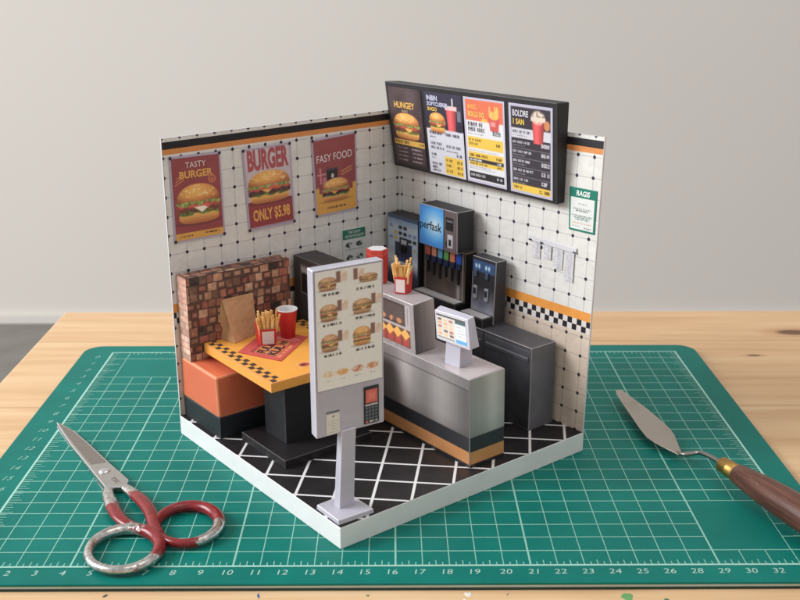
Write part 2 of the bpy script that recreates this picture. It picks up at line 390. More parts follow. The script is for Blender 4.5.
def burger(img, X, Y, cx, cy, w, h, seed=1, kind='classic'):
    p, q = (X - cx) / (w / 2), (Y - cy) / (h / 2); N = lambda s_, k: fbm(p, q, s_, seed + k) - .5
    bun_hi, bun, bun_lo = ((246, 190, 80), (226, 140, 48), (176, 92, 30)) if kind != 'brown' else ((224, 176, 120), (190, 120, 66), (132, 76, 40))
    put(img, soft(np.hypot(p / 1.02, (q + .93) / .12) - 1, .8) * .35, (30, 14, 10))
    # heel
    d = np.maximum((np.abs(p) / .9) ** 3 + (np.abs(q + .62) / .36) ** 3 - 1, 0 * p - 1)
    m_ = soft(d, .14); c = lerp(bun_lo, bun_hi, np.clip((q + .95) / .5, 0, 1)); img[:] = img * (1 - m_[..., None]) + c * m_[..., None]
    def band(qc, th, hw, amp, fr, rgb, rgb2, k, e=.07):
        top = qc + th / 2 + amp * (vn(p, 0 * q, fr, seed + k) - .5) * 2; bot = qc - th / 2 + amp * (vn(p, 0 * q, fr, seed + k + 9) - .5) * 2
        m2 = soft(np.maximum(np.maximum(bot - q, q - top), np.abs(p) - hw), e); t = np.clip(fbm(p, q, fr * 1.6, seed + k + 3) * 1.6 - .3, 0, 1)
        cc = lerp(rgb, rgb2, t); img[:] = img * (1 - m2[..., None]) + cc * m2[..., None]
    band(-.40, .20, .90, .06, 6, (60, 84, 28), (132, 158, 62), 20)
    if kind == 'dark':
        band(-.26, .34, .98, .06, 7, (48, 26, 22), (112, 64, 48), 30)
        put(img, soft(np.maximum(np.abs(p + .1) * .9 + (q + .02) * -1.0 - .36, q - .05), .07), (236, 178, 70))
    elif kind == 'stack':
        band(-.42, .22, .92, .05, 7, (70, 34, 24), (134, 80, 52), 30); band(-.25, .14, .95, .05, 4, (222, 150, 60), (240, 190, 96), 32); band(-.08, .24, .92, .05, 7, (84, 40, 26), (150, 92, 60), 34)
    else:
        band(-.28, .24, .95, .06, 7, (90, 44, 28), (150, 84, 56), 30)
        put(img, soft(np.maximum(np.abs(p - .15) * .8 - (q + .34) * 1.0 - .12, q + .12), .06), (250, 236, 214) if kind == 'classic' else (240, 190, 70))
    band(-.08, .18, .93, .05, 5, (180, 44, 28), (226, 96, 60), 40)
    band(.06, .17, 1.0, .10, 8, (84, 116, 36), (188, 204, 110), 50)
    # crown
    top = np.sqrt(np.clip(1 - (p / .97) ** 2, 0, 1)) ** .8
    d = np.maximum(np.maximum(.12 + .05 * N(5, 60) - q, q - (.10 + .88 * top)), np.abs(p) - .96)
    m_ = soft(d, .06); t = np.clip((q - .1) / .85, 0, 1); sh = np.clip(1.15 - np.hypot((p + .15) / .9, (q - .62) / .5), 0, 1)
    c = lerp(bun_lo, bun, np.clip(t * 2.6, 0, 1)); c = c * (1 - sh[..., None] * .8) + np.array(bun_hi) * sh[..., None] * .8
    c = c * (1 - .28 * np.clip(np.abs(p) ** 4, 0, 1))[..., None]; c = c + (fbm(p, q, 14, seed + 70) - .5)[..., None] * 22
    img[:] = img * (1 - m_[..., None]) + c * m_[..., None]
    r = np.random.RandomState(seed)
    for _ in range(26):
        a, b_ = r.uniform(-.75, .75), r.uniform(.34, .92)
        if b_ < .10 + .8 * math.sqrt(max(0, 1 - a * a)): put(img, soft(np.hypot((p - a) / .05, (q - b_) / .035) - 1, .8) * .7, (255, 232, 180))
    return img
def fries_pic(img, X, Y, cx, y0, w, h, seed=1, box_rgb=(196, 40, 40)):
    r = np.random.RandomState(seed)
    for _ in range(16):
        x = cx + r.uniform(-.42, .42) * w; top = y0 + h * r.uniform(.72, 1.0); sl = r.uniform(-.15, .15)
        put(img, rectm(X - sl * (Y - y0), Y, x - w * .05, y0 + h * .4, x + w * .05, top, .03), (r.uniform(222, 250), r.uniform(160, 196), r.uniform(60, 100)))
    t = (Y - y0) / (h * .6); put(img, soft(np.maximum(np.abs(X - cx) - w * (.34 + .16 * t), np.maximum(y0 - Y, Y - y0 - h * .6 + .15 * h * np.cos((X - cx) / w * 3))), .03), box_rgb)
    return img
def cup_pic(img, X, Y, cx, y0, w, h, rgb=(196, 44, 46), straw=True):
    t = (Y - y0) / h
    if straw: put(img, rectm(X, Y, cx + w * .12, y0 + h * .8, cx + w * .22, y0 + h * 1.28, .02), (220, 214, 220))
    m_ = soft(np.maximum(np.abs(X - cx) - w * (.34 + .14 * t), np.maximum(y0 - Y, Y - y0 - h * .86)), .03)
    sh = .75 + .5 * np.clip(1 - np.abs((X - cx) / w + .12) * 2, 0, 1); c = np.array(rgb, float) * sh[..., None]; img[:] = img * (1 - m_[..., None]) + c * m_[..., None]
    put(img, rectm(X, Y, cx - w * .54, y0 + h * .84, cx + w * .54, y0 + h, .03), (226, 190, 190)); return img
def brushed(X, Y, rgb, seed, amt=10, vertical=True):
    n = vn(X, Y, 1, seed) * 0
    for s_, k in ((6, 1.0), (17, .8), (40, .6)): n = n + k * ((vn(X * s_, Y * .4, 1, seed + s_) if vertical else vn(X * .4, Y * s_, 1, seed + s_)) - .5)
    return fill(X, rgb) + n[..., None] * amt * 2
def bricks(X, Y, seed, cw=.43, ch=.40, pale=False, wmul=(.72, 1.2)):
    r = np.random.RandomState(seed); img = fill(X, (66, 48, 44) if not pale else (150, 104, 92)) + (fbm(X, Y, 9, seed) - .5)[..., None] * 26
    pal = [(158, 98, 76), (170, 108, 82), (138, 86, 66), (184, 134, 104), (150, 80, 62), (196, 152, 120), (134, 96, 74)] if not pale else [(200, 152, 130), (188, 138, 118), (210, 168, 146)]
    y = Y.min() - r.rand() * ch * .4
    while y < Y.max():
        hh = ch * r.uniform(.92, 1.08); x = X.min() - r.rand() * cw
        while x < X.max():
            w = cw * (r.uniform(*wmul) if not pale else r.uniform(.9, 1.1)); c = np.array(pal[r.randint(len(pal))], float) * r.uniform(.84, 1.10); dy = r.uniform(-.02, .02) * (not pale); g = .02 if not pale else .018
            if not pale and r.rand() < .07: c = np.array((58, 44, 44.)) * r.uniform(.8, 1.2)
            wy = (vn(X, Y, 5, seed + 5) - .5) * .03; m_ = rectm(X + wy, Y + wy, x + g, y + g + dy, x + w - g, y + hh - g + dy, .035)
            t = (fbm(X, Y, 5, seed + 8) - .5) * 70 + (vn(X, Y, 26, seed + 3) - .5) * 24
            img[:] = img * (1 - m_[..., None]) + (c + t[..., None] * np.array((1, .85, .75))) * m_[..., None]
            if not pale and r.rand() < .34:
                i = .075; put(img, m_ * (1 - rectm(X, Y, x + g + i, y + g + i + dy, x + w - g - i, y + hh - g - i + dy, .03)) * .75, (62, 38, 36))
            x += w
        y += hh
    return img

# ------------------------------------------------------------------ the little restaurant: shell
CB, CT = Vector((-.12, .10, .93)), Vector((-.20, .17, 14.10))
LB, LT = Vector((0, 13.39, .93)), Vector((-.03, 13.39, 13.93))
RB, RT = Vector((12.94, 0, .93)), Vector((12.94, -.31, 14.27))
def WL(s, t, off=0.0):                       # the paper walls lean a little: s along the wall, t above the floor
    fs, ft = s / 13.39, t / 13.2; p = (1 - fs) * ((1 - ft) * CB + ft * CT) + fs * ((1 - ft) * LB + ft * LT)
    return (p.x + off, p.y, p.z)
def WR(s, t, off=0.0):
    fs, ft = s / 12.94, t / 13.2; p = (1 - fs) * ((1 - ft) * CB + ft * CT) + fs * ((1 - ft) * RB + ft * RT)
    return (p.x, p.y + off, p.z)
FZ = .93
def wall(name, label, W, s0, s1, base, thick=-.075):
    t = Thing(name, label, 'wall panel', base)
    n = 14; t1 = 13.2; me_v, me_f, uvs = [], [], []
    bow = lambda a, b: .03 * math.sin(a / s1 * 3.1) * (b / t1)
    for j in range(n + 1):
        for i in range(n + 1):
            a, b = s0 + (s1 - s0) * i / n, .006 + (t1 - .006) * j / n; me_v.append(t.loc(W(a, b, -bow(a, b) * .6))); uvs.append((a, b))
    f = [(j * (n + 1) + i, j * (n + 1) + i + 1, (j + 1) * (n + 1) + i + 1, (j + 1) * (n + 1) + i) for j in range(n) for i in range(n)]
    me = bpy.data.meshes.new('tiled_face'); me.from_pydata(me_v, [], f); uvl = me.uv_layers.new(name='UVMap')
    for l in me.loops: uvl.data[l.index].uv = uvs[l.vertex_index]
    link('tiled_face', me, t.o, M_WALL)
    bm = bmesh.new(); g = [[[bm.verts.new(W(s0 + (s1 - s0) * i / n, .006 + (t1 - .006) * j / n, o_ - bow(s0 + (s1 - s0) * i / n, .006 + (t1 - .006) * j / n) * .6)) for i in range(n + 1)] for j in range(n + 1)] for o_ in (-.012, thick)]
    for L in g:
        for j in range(n):
            for i in range(n): bm.faces.new((L[j][i], L[j][i + 1], L[j + 1][i + 1], L[j + 1][i]))
    for k in range(n):
        for a, b_ in (((0, k), (0, k + 1)), ((n, k), (n, k + 1)), ((k, 0), (k + 1, 0)), ((k, n), (k + 1, n))): bm.faces.new((g[0][a[0]][a[1]], g[0][b_[0]][b_[1]], g[1][b_[0]][b_[1]], g[1][a[0]][a[1]]))
    from_bm('card_backing', bm, t, M_WHITE)
    # narrow edge strip closing face and backing at the free end
    bm = bmesh.new(); k = [W(s1 + .004, .006, .002), W(s1 + .004, .006, thick), W(s1 + .004, t1 + .004, thick), W(s1 + .004, t1 + .004, .002)]
    k2 = [W(s1 + .03, .006, .002), W(s1 + .03, .006, thick), W(s1 + .03, t1 + .004, thick), W(s1 + .03, t1 + .004, .002)]
    bm_hull(bm, k, k2); from_bm('paper_edge', bm, t, M_FOLD); return t

t = Thing('floor_tray', 'low white paper tray with black tile floor holding the miniature restaurant', 'model base', (6.4, 6.6, 0))
box('tray_body', t, -.10, 12.94, -.10, 13.39, .004, FZ - .012, card((222, 223, 222), .5, .05, 'white tray card'), w=.03, wob=0)
me = bpy.data.meshes.new('floor_sheet'); pts = [(-.1, -.1), (12.92, -.1), (12.92, 13.37), (-.1, 13.37)]
me.from_pydata([t.loc((u, v, FZ)) for u, v in pts], [], [(0, 1, 2, 3)]); uvl = me.uv_layers.new(name='UVMap')
for l in me.loops: uvl.data[l.index].uv = pts[l.vertex_index]
link('floor_sheet', me, t.o, M_FLOORPRINT)
wall('tile_wall', 'white tiled paper wall behind the brick bench, hung with three burger posters', WL, .0, 13.36, (0, 6.6, FZ))
wall('tile_wall', 'white tiled paper wall behind the drink machines, carrying the long menu board', WR, .0, 12.91, (6.4, 0, FZ))

# ------------------------------------------------------------------ posters and signs
def wallquad(W, tl, tr, br, bl, off): return Quad(W(*tl, off), W(*tr, off), W(*br, off), W(*bl, off))
def poster(label, tl, tr, br, bl, draw, pic, letter, pins=True):
    t = Thing('poster', label, 'poster', WL((tl[0] + tr[0]) / 2, bl[1], .03), group='burger posters on the tiled wall')
    q = wallquad(WL, tl, tr, br, bl, .035)
    bm = bmesh.new(); c = [q.pt(0, 0, -.03), q.pt(q.w, 0, -.03), q.pt(q.w, q.h, -.03), q.pt(0, q.h, -.03)]; d = [q.pt(0, 0, .004), q.pt(q.w, 0, .004), q.pt(q.w, q.h, .004), q.pt(0, q.h, .004)]
    bm_hull(bm, c, d); from_bm('poster_frame', bm, t, card((178, 166, 184), .45, .06, 'lilac frame paper'))
    Print().raster(q, .09, .09, q.w - .09, q.h - .09, .026, lambda X, Y: pic(X, Y, q.w, q.h), .012).build('picture', t, GLOSSY)
    letter(Lines(t, t), q)
    for x, y in ((.05, .06), (q.w - .05, .06), (.05, q.h - .05), (q.w - .05, q.h - .05)): Print().ellipse(q, x, y, .075, .08, (44, 38, 52), .03, 10).build('corner_stud', t)
    return t
def pic1(X, Y, w, h):
    img = fill(X, (146, 52, 56)) + (fbm(X, Y, 2, 3) - .5)[..., None] * 14
    put(img, rectm(X, Y, 0, 0, w, .40), (216, 156, 44)); words(img, X, Y, .25, .95, .20, .07, (90, 40, 20), 2); words(img, X, Y, 1.5, 2.3, .24, .07, (90, 40, 20), 3)
    burger(img, X, Y, 1.30, 1.66, 2.2, 1.84, 4, 'classic')
    for k in range(3): put(img, soft(np.abs((Y - 2.62 - .12 * k) - (X - .3) * .5) - .018, .03) * rectm(X, Y, .2 + .05 * k, 2.2, .68, 3.1), (226, 150, 60))
    put(img, soft(np.abs(np.hypot(X - 2.05, Y - 2.70) - .16) - .02, .03), (222, 130, 54)); put(img, soft(np.hypot((X - 2.05) / 1.2, Y - 2.68) - .07, .06) * .7, (222, 130, 54)); return img
def let1(p, q):
    p.text(q, 'TASTY', .76, 3.30, 1.78, 3.56, (232, 214, 214), bold=-.002, rise=.02); p.text(q, 'BURGER', .44, 2.84, 2.10, 3.18, (226, 158, 54), bold=.034, rise=.02)
poster('dark red poster with a tall cheeseburger under the words TASTY BURGER', (13.09, 12.35), (10.52, 12.30), (10.48, 8.40), (13.09, 8.42), None, pic1, let1)
def pic2(X, Y, w, h):
    img = lerp((186, 168, 176), (208, 192, 194), np.clip(Y / h, 0, 1)); put(img, soft(Y - 1.36 - .03 * np.sin(X * 2), .04), (146, 42, 46))
    put(img, rectm(X, Y, 0, 0, w, .16), (168, 140, 152)); burger(img, X, Y, 1.30, 1.98, 2.36, 1.56, 9, 'dark'); return img
def let2(p, q):
    p.text(q, 'BURGER', .22, 2.80, 2.44, 3.80, (172, 56, 68), bold=.04); p.text(q, 'ONLY $5.98', .30, .34, 2.34, .98, (232, 162, 62), bold=.03)
poster('pale poster with big red BURGER lettering and the price ONLY $5.98', (9.38, 12.22), (6.72, 12.28), (6.60, 8.37), (9.22, 8.31), None, pic2, let2)
def pic3(X, Y, w, h):
    img = fill(X, (148, 56, 60)) + (fbm(X, Y, 2, 13) - .5)[..., None] * 12
    put(img, soft(Y - 1.12 - .30 * (np.abs(X - 1.3) > 1.02) + .0 * X, .05), (222, 158, 40)); put(img, soft(np.maximum(Y - 1.02, -10), .05) * 0, (0, 0, 0))
    put(img, rectm(X, Y, .78, 1.55, 1.42, 2.26, .03), (34, 26, 34)); put(img, rectm(X, Y, .74, 2.2, 1.46, 2.3, .03), (70, 60, 74)); put(img, soft(np.hypot(X - 1.12, (Y - 1.92) / 1.4) - .09, .04), (206, 190, 190))
    put(img, rectm(X, Y, .36, 1.6, .46, 2.4, .03), (206, 120, 130)); put(img, rectm(X, Y, .2, 2.02, .74, 2.10, .03), (206, 130, 140)); put(img, rectm(X, Y, .52, 1.55, .74, 1.9, .03), (190, 110, 120))
    burger(img, X, Y, 1.28, 1.22, 1.66, 1.16, 15, 'dark')
    for k in range(4): put(img, soft(np.abs(np.hypot((X - 1.72 - .16 * k) / .8, (Y - 1.98 - .05 * k)) - .11) - .018, .03) * (X > 1.6), (224, 150, 50))
    words(img, X, Y, .72, 1.86, .30, .09, (70, 34, 24), 8); return img
def let3(p, q): p.text(q, 'FASY FOOD', .22, 2.66, 2.32, 3.02, (234, 222, 222), bold=.0, rise=.03)
poster('red and yellow poster reading FASY FOOD, with a burger and drink', (5.51, 12.23), (2.82, 12.36), (2.78, 8.45), (5.37, 8.39), None, pic3, let3)

t = Thing('wall_sign', 'small white sign with green heading on the tiled wall beside the waste bin', 'sign', WL(3.05, 5.5, .03))
q = wallquad(WL, (3.80, 7.47), (2.33, 7.46), (2.33, 5.35), (3.78, 5.35), .03)
box_pts = lambda q, a, b: ([q.pt(0, 0, a), q.pt(q.w, 0, a), q.pt(q.w, q.h, a), q.pt(0, q.h, a)], [q.pt(0, 0, b), q.pt(q.w, 0, b), q.pt(q.w, q.h, b), q.pt(0, q.h, b)])
hull('sign_sheet', t, *box_pts(q, -.025, .004), card((212, 216, 212), .5), w=0)
def picg(X, Y):
    img = fill(X, (210, 214, 210)); put(img, rectm(X, Y, 0, q.h - .52, q.w, q.h), (26, 116, 92))
    for a in (.4, 1.05):
        for b in (1.28, .62, .1): put(img, soft(np.hypot((X - a) / 1.6, Y - b) - .13, .05) * (fbm(X, Y, 9, int(a * 10 + b * 7)) > .42), (62, 62, 66))
    for b in (1.0, .36): words(img, X, Y, .15, 1.3, b, .06, (110, 112, 112), int(b * 90)); 
    return img
Print().raster(q, .02, .02, q.w - .02, q.h - .02, .025, picg).build('pictograms', t)
Lines(t, t).text(q, 'THE DROP', .35, q.h - .24, 1.12, q.h - .10, (216, 232, 222)).text(q, 'SELFIE NUGGETS', .16, q.h - .44, 1.32, q.h - .30, (216, 232, 222))

t = Thing('wall_sign', 'green framed white notice on the tiled wall just past the end of the menu board', 'sign', WR(12, 9.05, .03))
q = wallquad(WR, (11.28, 10.93), (12.78, 10.93), (12.80, 9.06), (11.38, 9.06), .03)
hull('sign_board', t, *box_pts(q, -.025, .006), card((24, 120, 100), .45, .08, 'green sign card'), w=.01)
def picr(X, Y):
    img = fill(X, (220, 222, 218)); 
    for k, (y, x0, x1, c) in enumerate([(1.18, .50, 1.0, (140, 142, 140)), (.96, .25, 1.22, (50, 60, 60)), (.88, .40, 1.10, (60, 70, 70)), (.66, .14, 1.30, (60, 70, 68)), (.58, .30, 1.2, (50, 110, 96)), (.50, .36, 1.1, (90, 100, 98)), (.34, .16, 1.26, (200, 150, 130)), (.20, .18, .7, (180, 180, 178)), (.16, .86, 1.28, (60, 64, 64))]): words(img, X, Y, x0, x1, y, .05, c, k + 30)
    return img
Print().raster(q, .09, .09, q.w - .09, q.h - .42, .022, picr).build('notice_text', t)
Print().text(q, 'RAGIS', .40, q.h - .34, 1.12, q.h - .10, (226, 238, 232), bold=.035, shear=.12).build('lettering', t)

t = Thing('hanging_rail', 'pale translucent looking rail with four hanging cloths on the tiled wall', 'rail', WR(10.5, 8, .03))
q = wallquad(WR, (9.0, 8.55), (12.05, 8.45), (12.05, 6.7), (9.0, 6.8), .02)
lil = card((208, 206, 210), .4, .14, 'pale lilac paper'); lil2 = print_mat('speckled lilac print', .5, 0, .4, .30)
hull('rail', t, [q.pt(.12, 1.36, .01), q.pt(2.95, 1.36, .01), q.pt(2.95, 1.62, .01), q.pt(.12, 1.62, .01)], [q.pt(.12, 1.36, .05), q.pt(2.95, 1.36, .05), q.pt(2.95, 1.60, .05), q.pt(.12, 1.60, .05)], lil, w=.03)
for x, c in ((.22, (60, 54, 62)), (.92, (60, 54, 62)), (2.86, (96, 90, 100))):
    hull('rail_clip', t, [q.pt(x - .1, 1.36, .052), q.pt(x + .1, 1.36, .052), q.pt(x + .1, 1.44, .052), q.pt(x - .1, 1.44, .052)], [q.pt(x - .1, 1.36, .06), q.pt(x + .1, 1.36, .06), q.pt(x + .1, 1.44, .06), q.pt(x - .1, 1.44, .06)], card(c), w=.01)
for k, (x0, x1, y0) in enumerate([(.36, .82, .62), (1.08, 1.50, .72), (1.68, 2.18, .42), (2.34, 2.84, .02)]):
    p = Print().raster(q, x0, y0, x1, 1.35, .03, lambda X, Y: fill(X, (198, 195, 200)) + (vn(X, Y, 30, k) - .5)[..., None] * 46 + (np.sin((X - x0) * 16) * 8)[..., None], .025)
    p.v = [(a, b + .010 * math.sin(a * 14), c) for a, b, c in p.v]; p.build('hanging_cloth', t, lil2)

# ------------------------------------------------------------------ menu board
t = Thing('menu_board', 'long black four-panel burger menu board rising above the tiled wall', 'menu board', WR(5.5, 10.2, .0))
FQ = Quad(WR(-.02, 14.64, .90), WR(11.07, 14.50, .90), WR(11.03, 10.14, .5), WR(.22, 10.40, .5))
bk = [WR(.22, 10.42, .03), WR(11.05, 10.16, .03), WR(10.98, 14.47, .03), WR(.04, 14.60, .03)]
hull('board_case', t, bk, [FQ.pt(0, 0, 0), FQ.pt(FQ.w, 0, 0), FQ.pt(FQ.w, FQ.h, 0), FQ.pt(0, FQ.h, 0)], card((38, 36, 38), .5, .12, 'black card'), w=.04, foldm=card((64, 62, 64), .55))
def sub(q, x0, y0, x1, y1): return Quad(*[q2 for q2 in (q.pt(x0, y1, .004), q.pt(x1, y1, .004), q.pt(x1, y0, .004), q.pt(x0, y0, .004))])
H_ = 3.96; Y0 = .14
def panel(x0, x1, fn, letter):
    q = sub(FQ, x0, Y0, x1, Y0 + H_); o = Print().raster(q, 0, 0, q.w, q.h, .026, lambda X, Y: fn(X, Y, q.w, q.h)).build('menu_panel', t, GLOSSY)
    letter(Lines(t, o), q)
def mp1(X, Y, w, h):
    img = lerp((58, 40, 42), (92, 74, 78), np.clip(fbm(X, Y, 1.2, 5) * 1.2 * (.3 + Y / h), 0, 1)); put(img, rectm(X, Y, 0, 0, w, .12) + rectm(X, Y, 0, 0, .1, h) + rectm(X, Y, w - .08, 0, w, h), (40, 34, 36))
    burger(img, X, Y, 1.22, 2.02, 1.95, 1.34, 21, 'cheese'); put(img, rectm(X, Y, .18, 1.06, w - .06, 1.32), (220, 170, 50))
    words(img, X, Y, .26, 1.3, 1.14, .12, (50, 34, 24), 4); words(img, X, Y, 2.0, 2.4, 1.14, .12, (50, 34, 24), 5)
    for r_ in range(4): words(img, X, Y, .3, 1.1, .86 - .2 * r_, .07, (196, 180, 184), 60 + r_, .8); words(img, X, Y, 1.4, 2.2, .86 - .2 * r_, .07, (196, 180, 184), 70 + r_, .8)
    return img
panel(.12, 2.62, mp1, lambda p, q: p.text(q, 'HUNGEY', .46, 2.90, 1.96, 3.22, (232, 178, 62), bold=.026).text(q, 'BURG', 1.0, 2.72, 1.42, 2.82, (200, 180, 150)))
def mp2(X, Y, w, h):
    img = lerp((38, 36, 52), (60, 56, 78), np.clip(Y / h * 1.2 - .4, 0, 1)); edge = 2.16 + .1 * (vn(X, Y * 0, 3, 8) - .5) + .06 * X / w
    burger(img, X, Y, .80, 2.50, 1.16, .98, 25, 'cheese'); cup_pic(img, X, Y, 1.80, 2.10, .74, 1.28, (206, 60, 64))
    put(img, rectm(X, Y, 2.2, 2.7, 2.45, 3.2), (112, 112, 132)); put(img, soft(Y - edge, .05), (206, 206, 216)); burger(img, X, Y, .80, 2.50, 1.16, .98, 25, 'cheese')
    for k, (a, b, y, hh) in enumerate([(.2, 1.1, 1.92, .13), (1.3, 2.3, 1.92, .13), (.2, .6, 1.76, .05), (.2, 1.0, 1.40, .13), (.2, 1.15, 1.20, .12), (1.3, 2.3, 1.36, .13), (1.3, 2.1, 1.18, .05), (.2, .7, .86, .13), (.2, .5, .72, .05), (.2, .9, .42, .12), (.2, .7, .24, .12), (.2, .8, .1, .1), (2.0, 2.35, .98, .14)]): words(img, X, Y, a, b, y, hh, (62, 58, 74), 80 + k)
    put(img, rectm(X, Y, 1.14, .06, 2.42, .92), (230, 186, 44))
    for k in range(3): words(img, X, Y, 1.22, 1.65, .70 - .26 * k, .11, (90, 66, 20), 100 + k); words(img, X, Y, 2.0, 2.36, .66 - .26 * k, .13, (60, 44, 20), 110 + k)
    return img
panel(2.84, 5.40, mp2, lambda p, q: p.text(q, 'INBIN', .18, 3.54, .92, 3.78, (196, 200, 226), bold=.03).text(q, 'SOFTCUERER', .18, 3.28, 1.62, 3.48, (196, 200, 226), bold=.03).text(q, 'INGO', .20, 3.04, .86, 3.22, (230, 190, 60), bold=.03))
def mp3(X, Y, w, h):
    img = fill(X, (192, 186, 206)); ins = rectm(X, Y, .12, .12, w - .1, h - .1); put(img, ins, (222, 222, 226)); put(img, rectm(X, Y, .12, 2.92 + 0, w - .1, h - .1), (224, 98, 52))
    put(img, soft(np.hypot(X - 1.3, (Y - 2.92) / .7) - .22, .04) * (Y > 2.9), (236, 176, 60)); fries_pic(img, X, Y, 1.92, 2.55, .74, 1.15, 5, (208, 70, 62))
    put(img, rectm(X, Y, 1.7, 2.78, 2.0, 2.98) * .5, (240, 220, 220))
    for k, (a, b, y, hh, c) in enumerate([(.22, 1.2, 2.66, .18, (60, 56, 66)), (.22, 1.5, 2.42, .18, (60, 56, 66)), (1.8, 2.3, 2.36, .2, (60, 56, 66)), (.2, 1.2, 2.28, .05, (150, 146, 150)), (.2, 2.0, 1.50, .05, (170, 166, 160)), (.2, 1.6, .74, .05, (150, 146, 150)), (.2, 1.9, .64, .05, (150, 146, 150))]): words(img, X, Y, a, b, y, hh, c, 120 + k)
    for y0_, y1_ in ((1.64, 2.16), (1.16, 1.46), (.82, 1.0)): put(img, rectm(X, Y, .16, y0_, w - .14, y1_), (232, 190, 44))
    put(img, rectm(X, Y, .16, 1.0, w - .14, 1.16), (52, 48, 52)); put(img, rectm(X, Y, .16, .18, w - .14, .52), (44, 40, 46))
    for k, (a, b, y, hh, c) in enumerate([(.22, 1.1, 1.96, .11, (110, 80, 24)), (.22, .8, 1.78, .11, (110, 80, 24)), (2.0, 2.3, 1.86, .13, (90, 64, 24)), (.22, 1.4, 1.24, .12, (90, 64, 24)), (1.95, 2.3, 1.24, .12, (90, 64, 24)), (.22, 1.1, 1.04, .08, (220, 216, 216)), (2.0, 2.3, 1.04, .08, (220, 216, 216)), (.22, 1.4, .86, .09, (110, 80, 24)), (2.0, 2.3, .86, .09, (110, 80, 24)), (.24, 1.3, .30, .12, (206, 204, 206)), (1.95, 2.3, .30, .12, (206, 204, 206))]): words(img, X, Y, a, b, y, hh, c, 140 + k)
    return img
panel(5.52, 8.10, mp3, lambda p, q: p.text(q, 'SHOO...', .28, 3.46, .96, 3.66, (244, 182, 70), bold=.03).text(q, 'BOILLS DO', .28, 3.10, 1.32, 3.34, (246, 196, 80), bold=.03))
def mp4(X, Y, w, h):
    img = fill(X, (186, 182, 202)); put(img, rectm(X, Y, .13, .30, w - .12, h - .13), (56, 50, 60)); put(img, rectm(X, Y, .13, 2.50, w - .12, 2.94), (206, 204, 212))
    cup_pic(img, X, Y, 1.72, 2.36, .78, 1.16, (196, 56, 58), False); put(img, soft(np.hypot((X - 1.72) / 1.25, Y - 3.5) - .3, .1) * (.6 + .4 * (fbm(X, Y, 9, 3) > .45)), (226, 206, 186)); put(img, soft(np.hypot(X - 2.22, (Y - 3.2) / 1.3) - .17, .05), (204, 126, 66))
    words(img, X, Y, .2, 1.25, 2.72, .12, (90, 86, 100), 170); words(img, X, Y, .2, 1.1, 2.58, .05, (120, 118, 128), 171)
    for k in range(5):
        y = 2.26 - .42 * k; words(img, X, Y, .2, 1.2 + .2 * (k % 2), y, .11, (212, 210, 216), 180 + k, .8); words(img, X, Y, .2, .95, y - .13, .05, (160, 156, 164), 190 + k, .8); put(img, rectm(X, Y, .13, y - .23, w - .12, y - .21), (140, 134, 144)); words(img, X, Y, 1.9, 2.36, y - .04, .17, (214, 212, 216), 200 + k, .85)
    put(img, rectm(X, Y, .13, .12, w - .12, .42), (232, 190, 44)); words(img, X, Y, .2, .7, .2, .12, (110, 80, 24), 211); words(img, X, Y, 1.75, 2.36, .18, .15, (110, 80, 24), 212); return img
panel(8.36, 10.90, mp4, lambda p, q: p.text(q, 'BOLDRE', .24, 3.46, 1.16, 3.74, (216, 214, 222), bold=.02).text(q, '1 SAN', .26, 3.10, .92, 3.36, (230, 190, 60), bold=.03).text(q, '$42.00', 1.9, 2.22, 2.36, 2.36, (214, 212, 216)).text(q, '$42.00', 1.9, 1.80, 2.36, 1.94, (214, 212, 216)))

# ------------------------------------------------------------------ bench, table and what stands on it
t = Thing('bench', 'orange padded bench on a black plinth against the brick-patterned backrest', 'bench', (1.7, 10.4, FZ + .004))
t.base = (1.7, 10.4, FZ + .004)
box('plinth', t, .06, 3.40, 7.75, 13.16, FZ + .005, 1.95, card((28, 33, 37), .55, .12, 'black plinth card'), w=.03, foldm=M_DARKFOLD)
bm = bmesh.new(); bm_hull(bm, [(.05, 7.7, 1.953), (3.42, 7.7, 1.953), (3.42, 13.19, 1.953), (.05, 13.19, 1.953)], [(.05, 7.7, 3.86), (3.28, 7.7, 3.86), (3.28, 13.17, 3.84), (.05, 13.17, 3.86)])
fold(bm, .10, 3, 1)
from_bm('seat_cushion', bm, t, [card((206, 106, 74), .40, .10, 'orange card'), card((226, 138, 102), .45, .06, 'worn orange fold')])
bz0, bz1, bu, bv0, bv1 = 3.868, 7.80, .94, 7.72, 13.14
box('backrest', t, .04, bu, bv0, bv1, bz0, bz1, card((96, 62, 52), .6), w=.0, wob=0)
pb = Print(); q = Quad((bu, bv1, bz1), (bu, bv0, bz1), (bu, bv0, bz0), (bu, bv1, bz0)); pb.raster(q, 0, 0, q.w, q.h, .03, lambda X, Y: bricks(X, Y, 11), .006)
q = Quad((.04, bv1, bz1), (bu, bv1, bz1), (bu, bv1, bz0), (.04, bv1, bz0)); pb.raster(q, 0, 0, q.w, q.h, .03, lambda X, Y: bricks(X, Y, 5, .8, .30, True), .006)
q = Quad((.04, bv1, bz1), (.04, bv0, bz1), (bu, bv0, bz1), (bu, bv1, bz1)); pb.raster(q, 0, 0, q.w, q.h, .03, lambda X, Y: bricks(X, Y, 23, .5, .34), .006)
pb.build('brick_print', t, PRINT, t.o.children[-1])

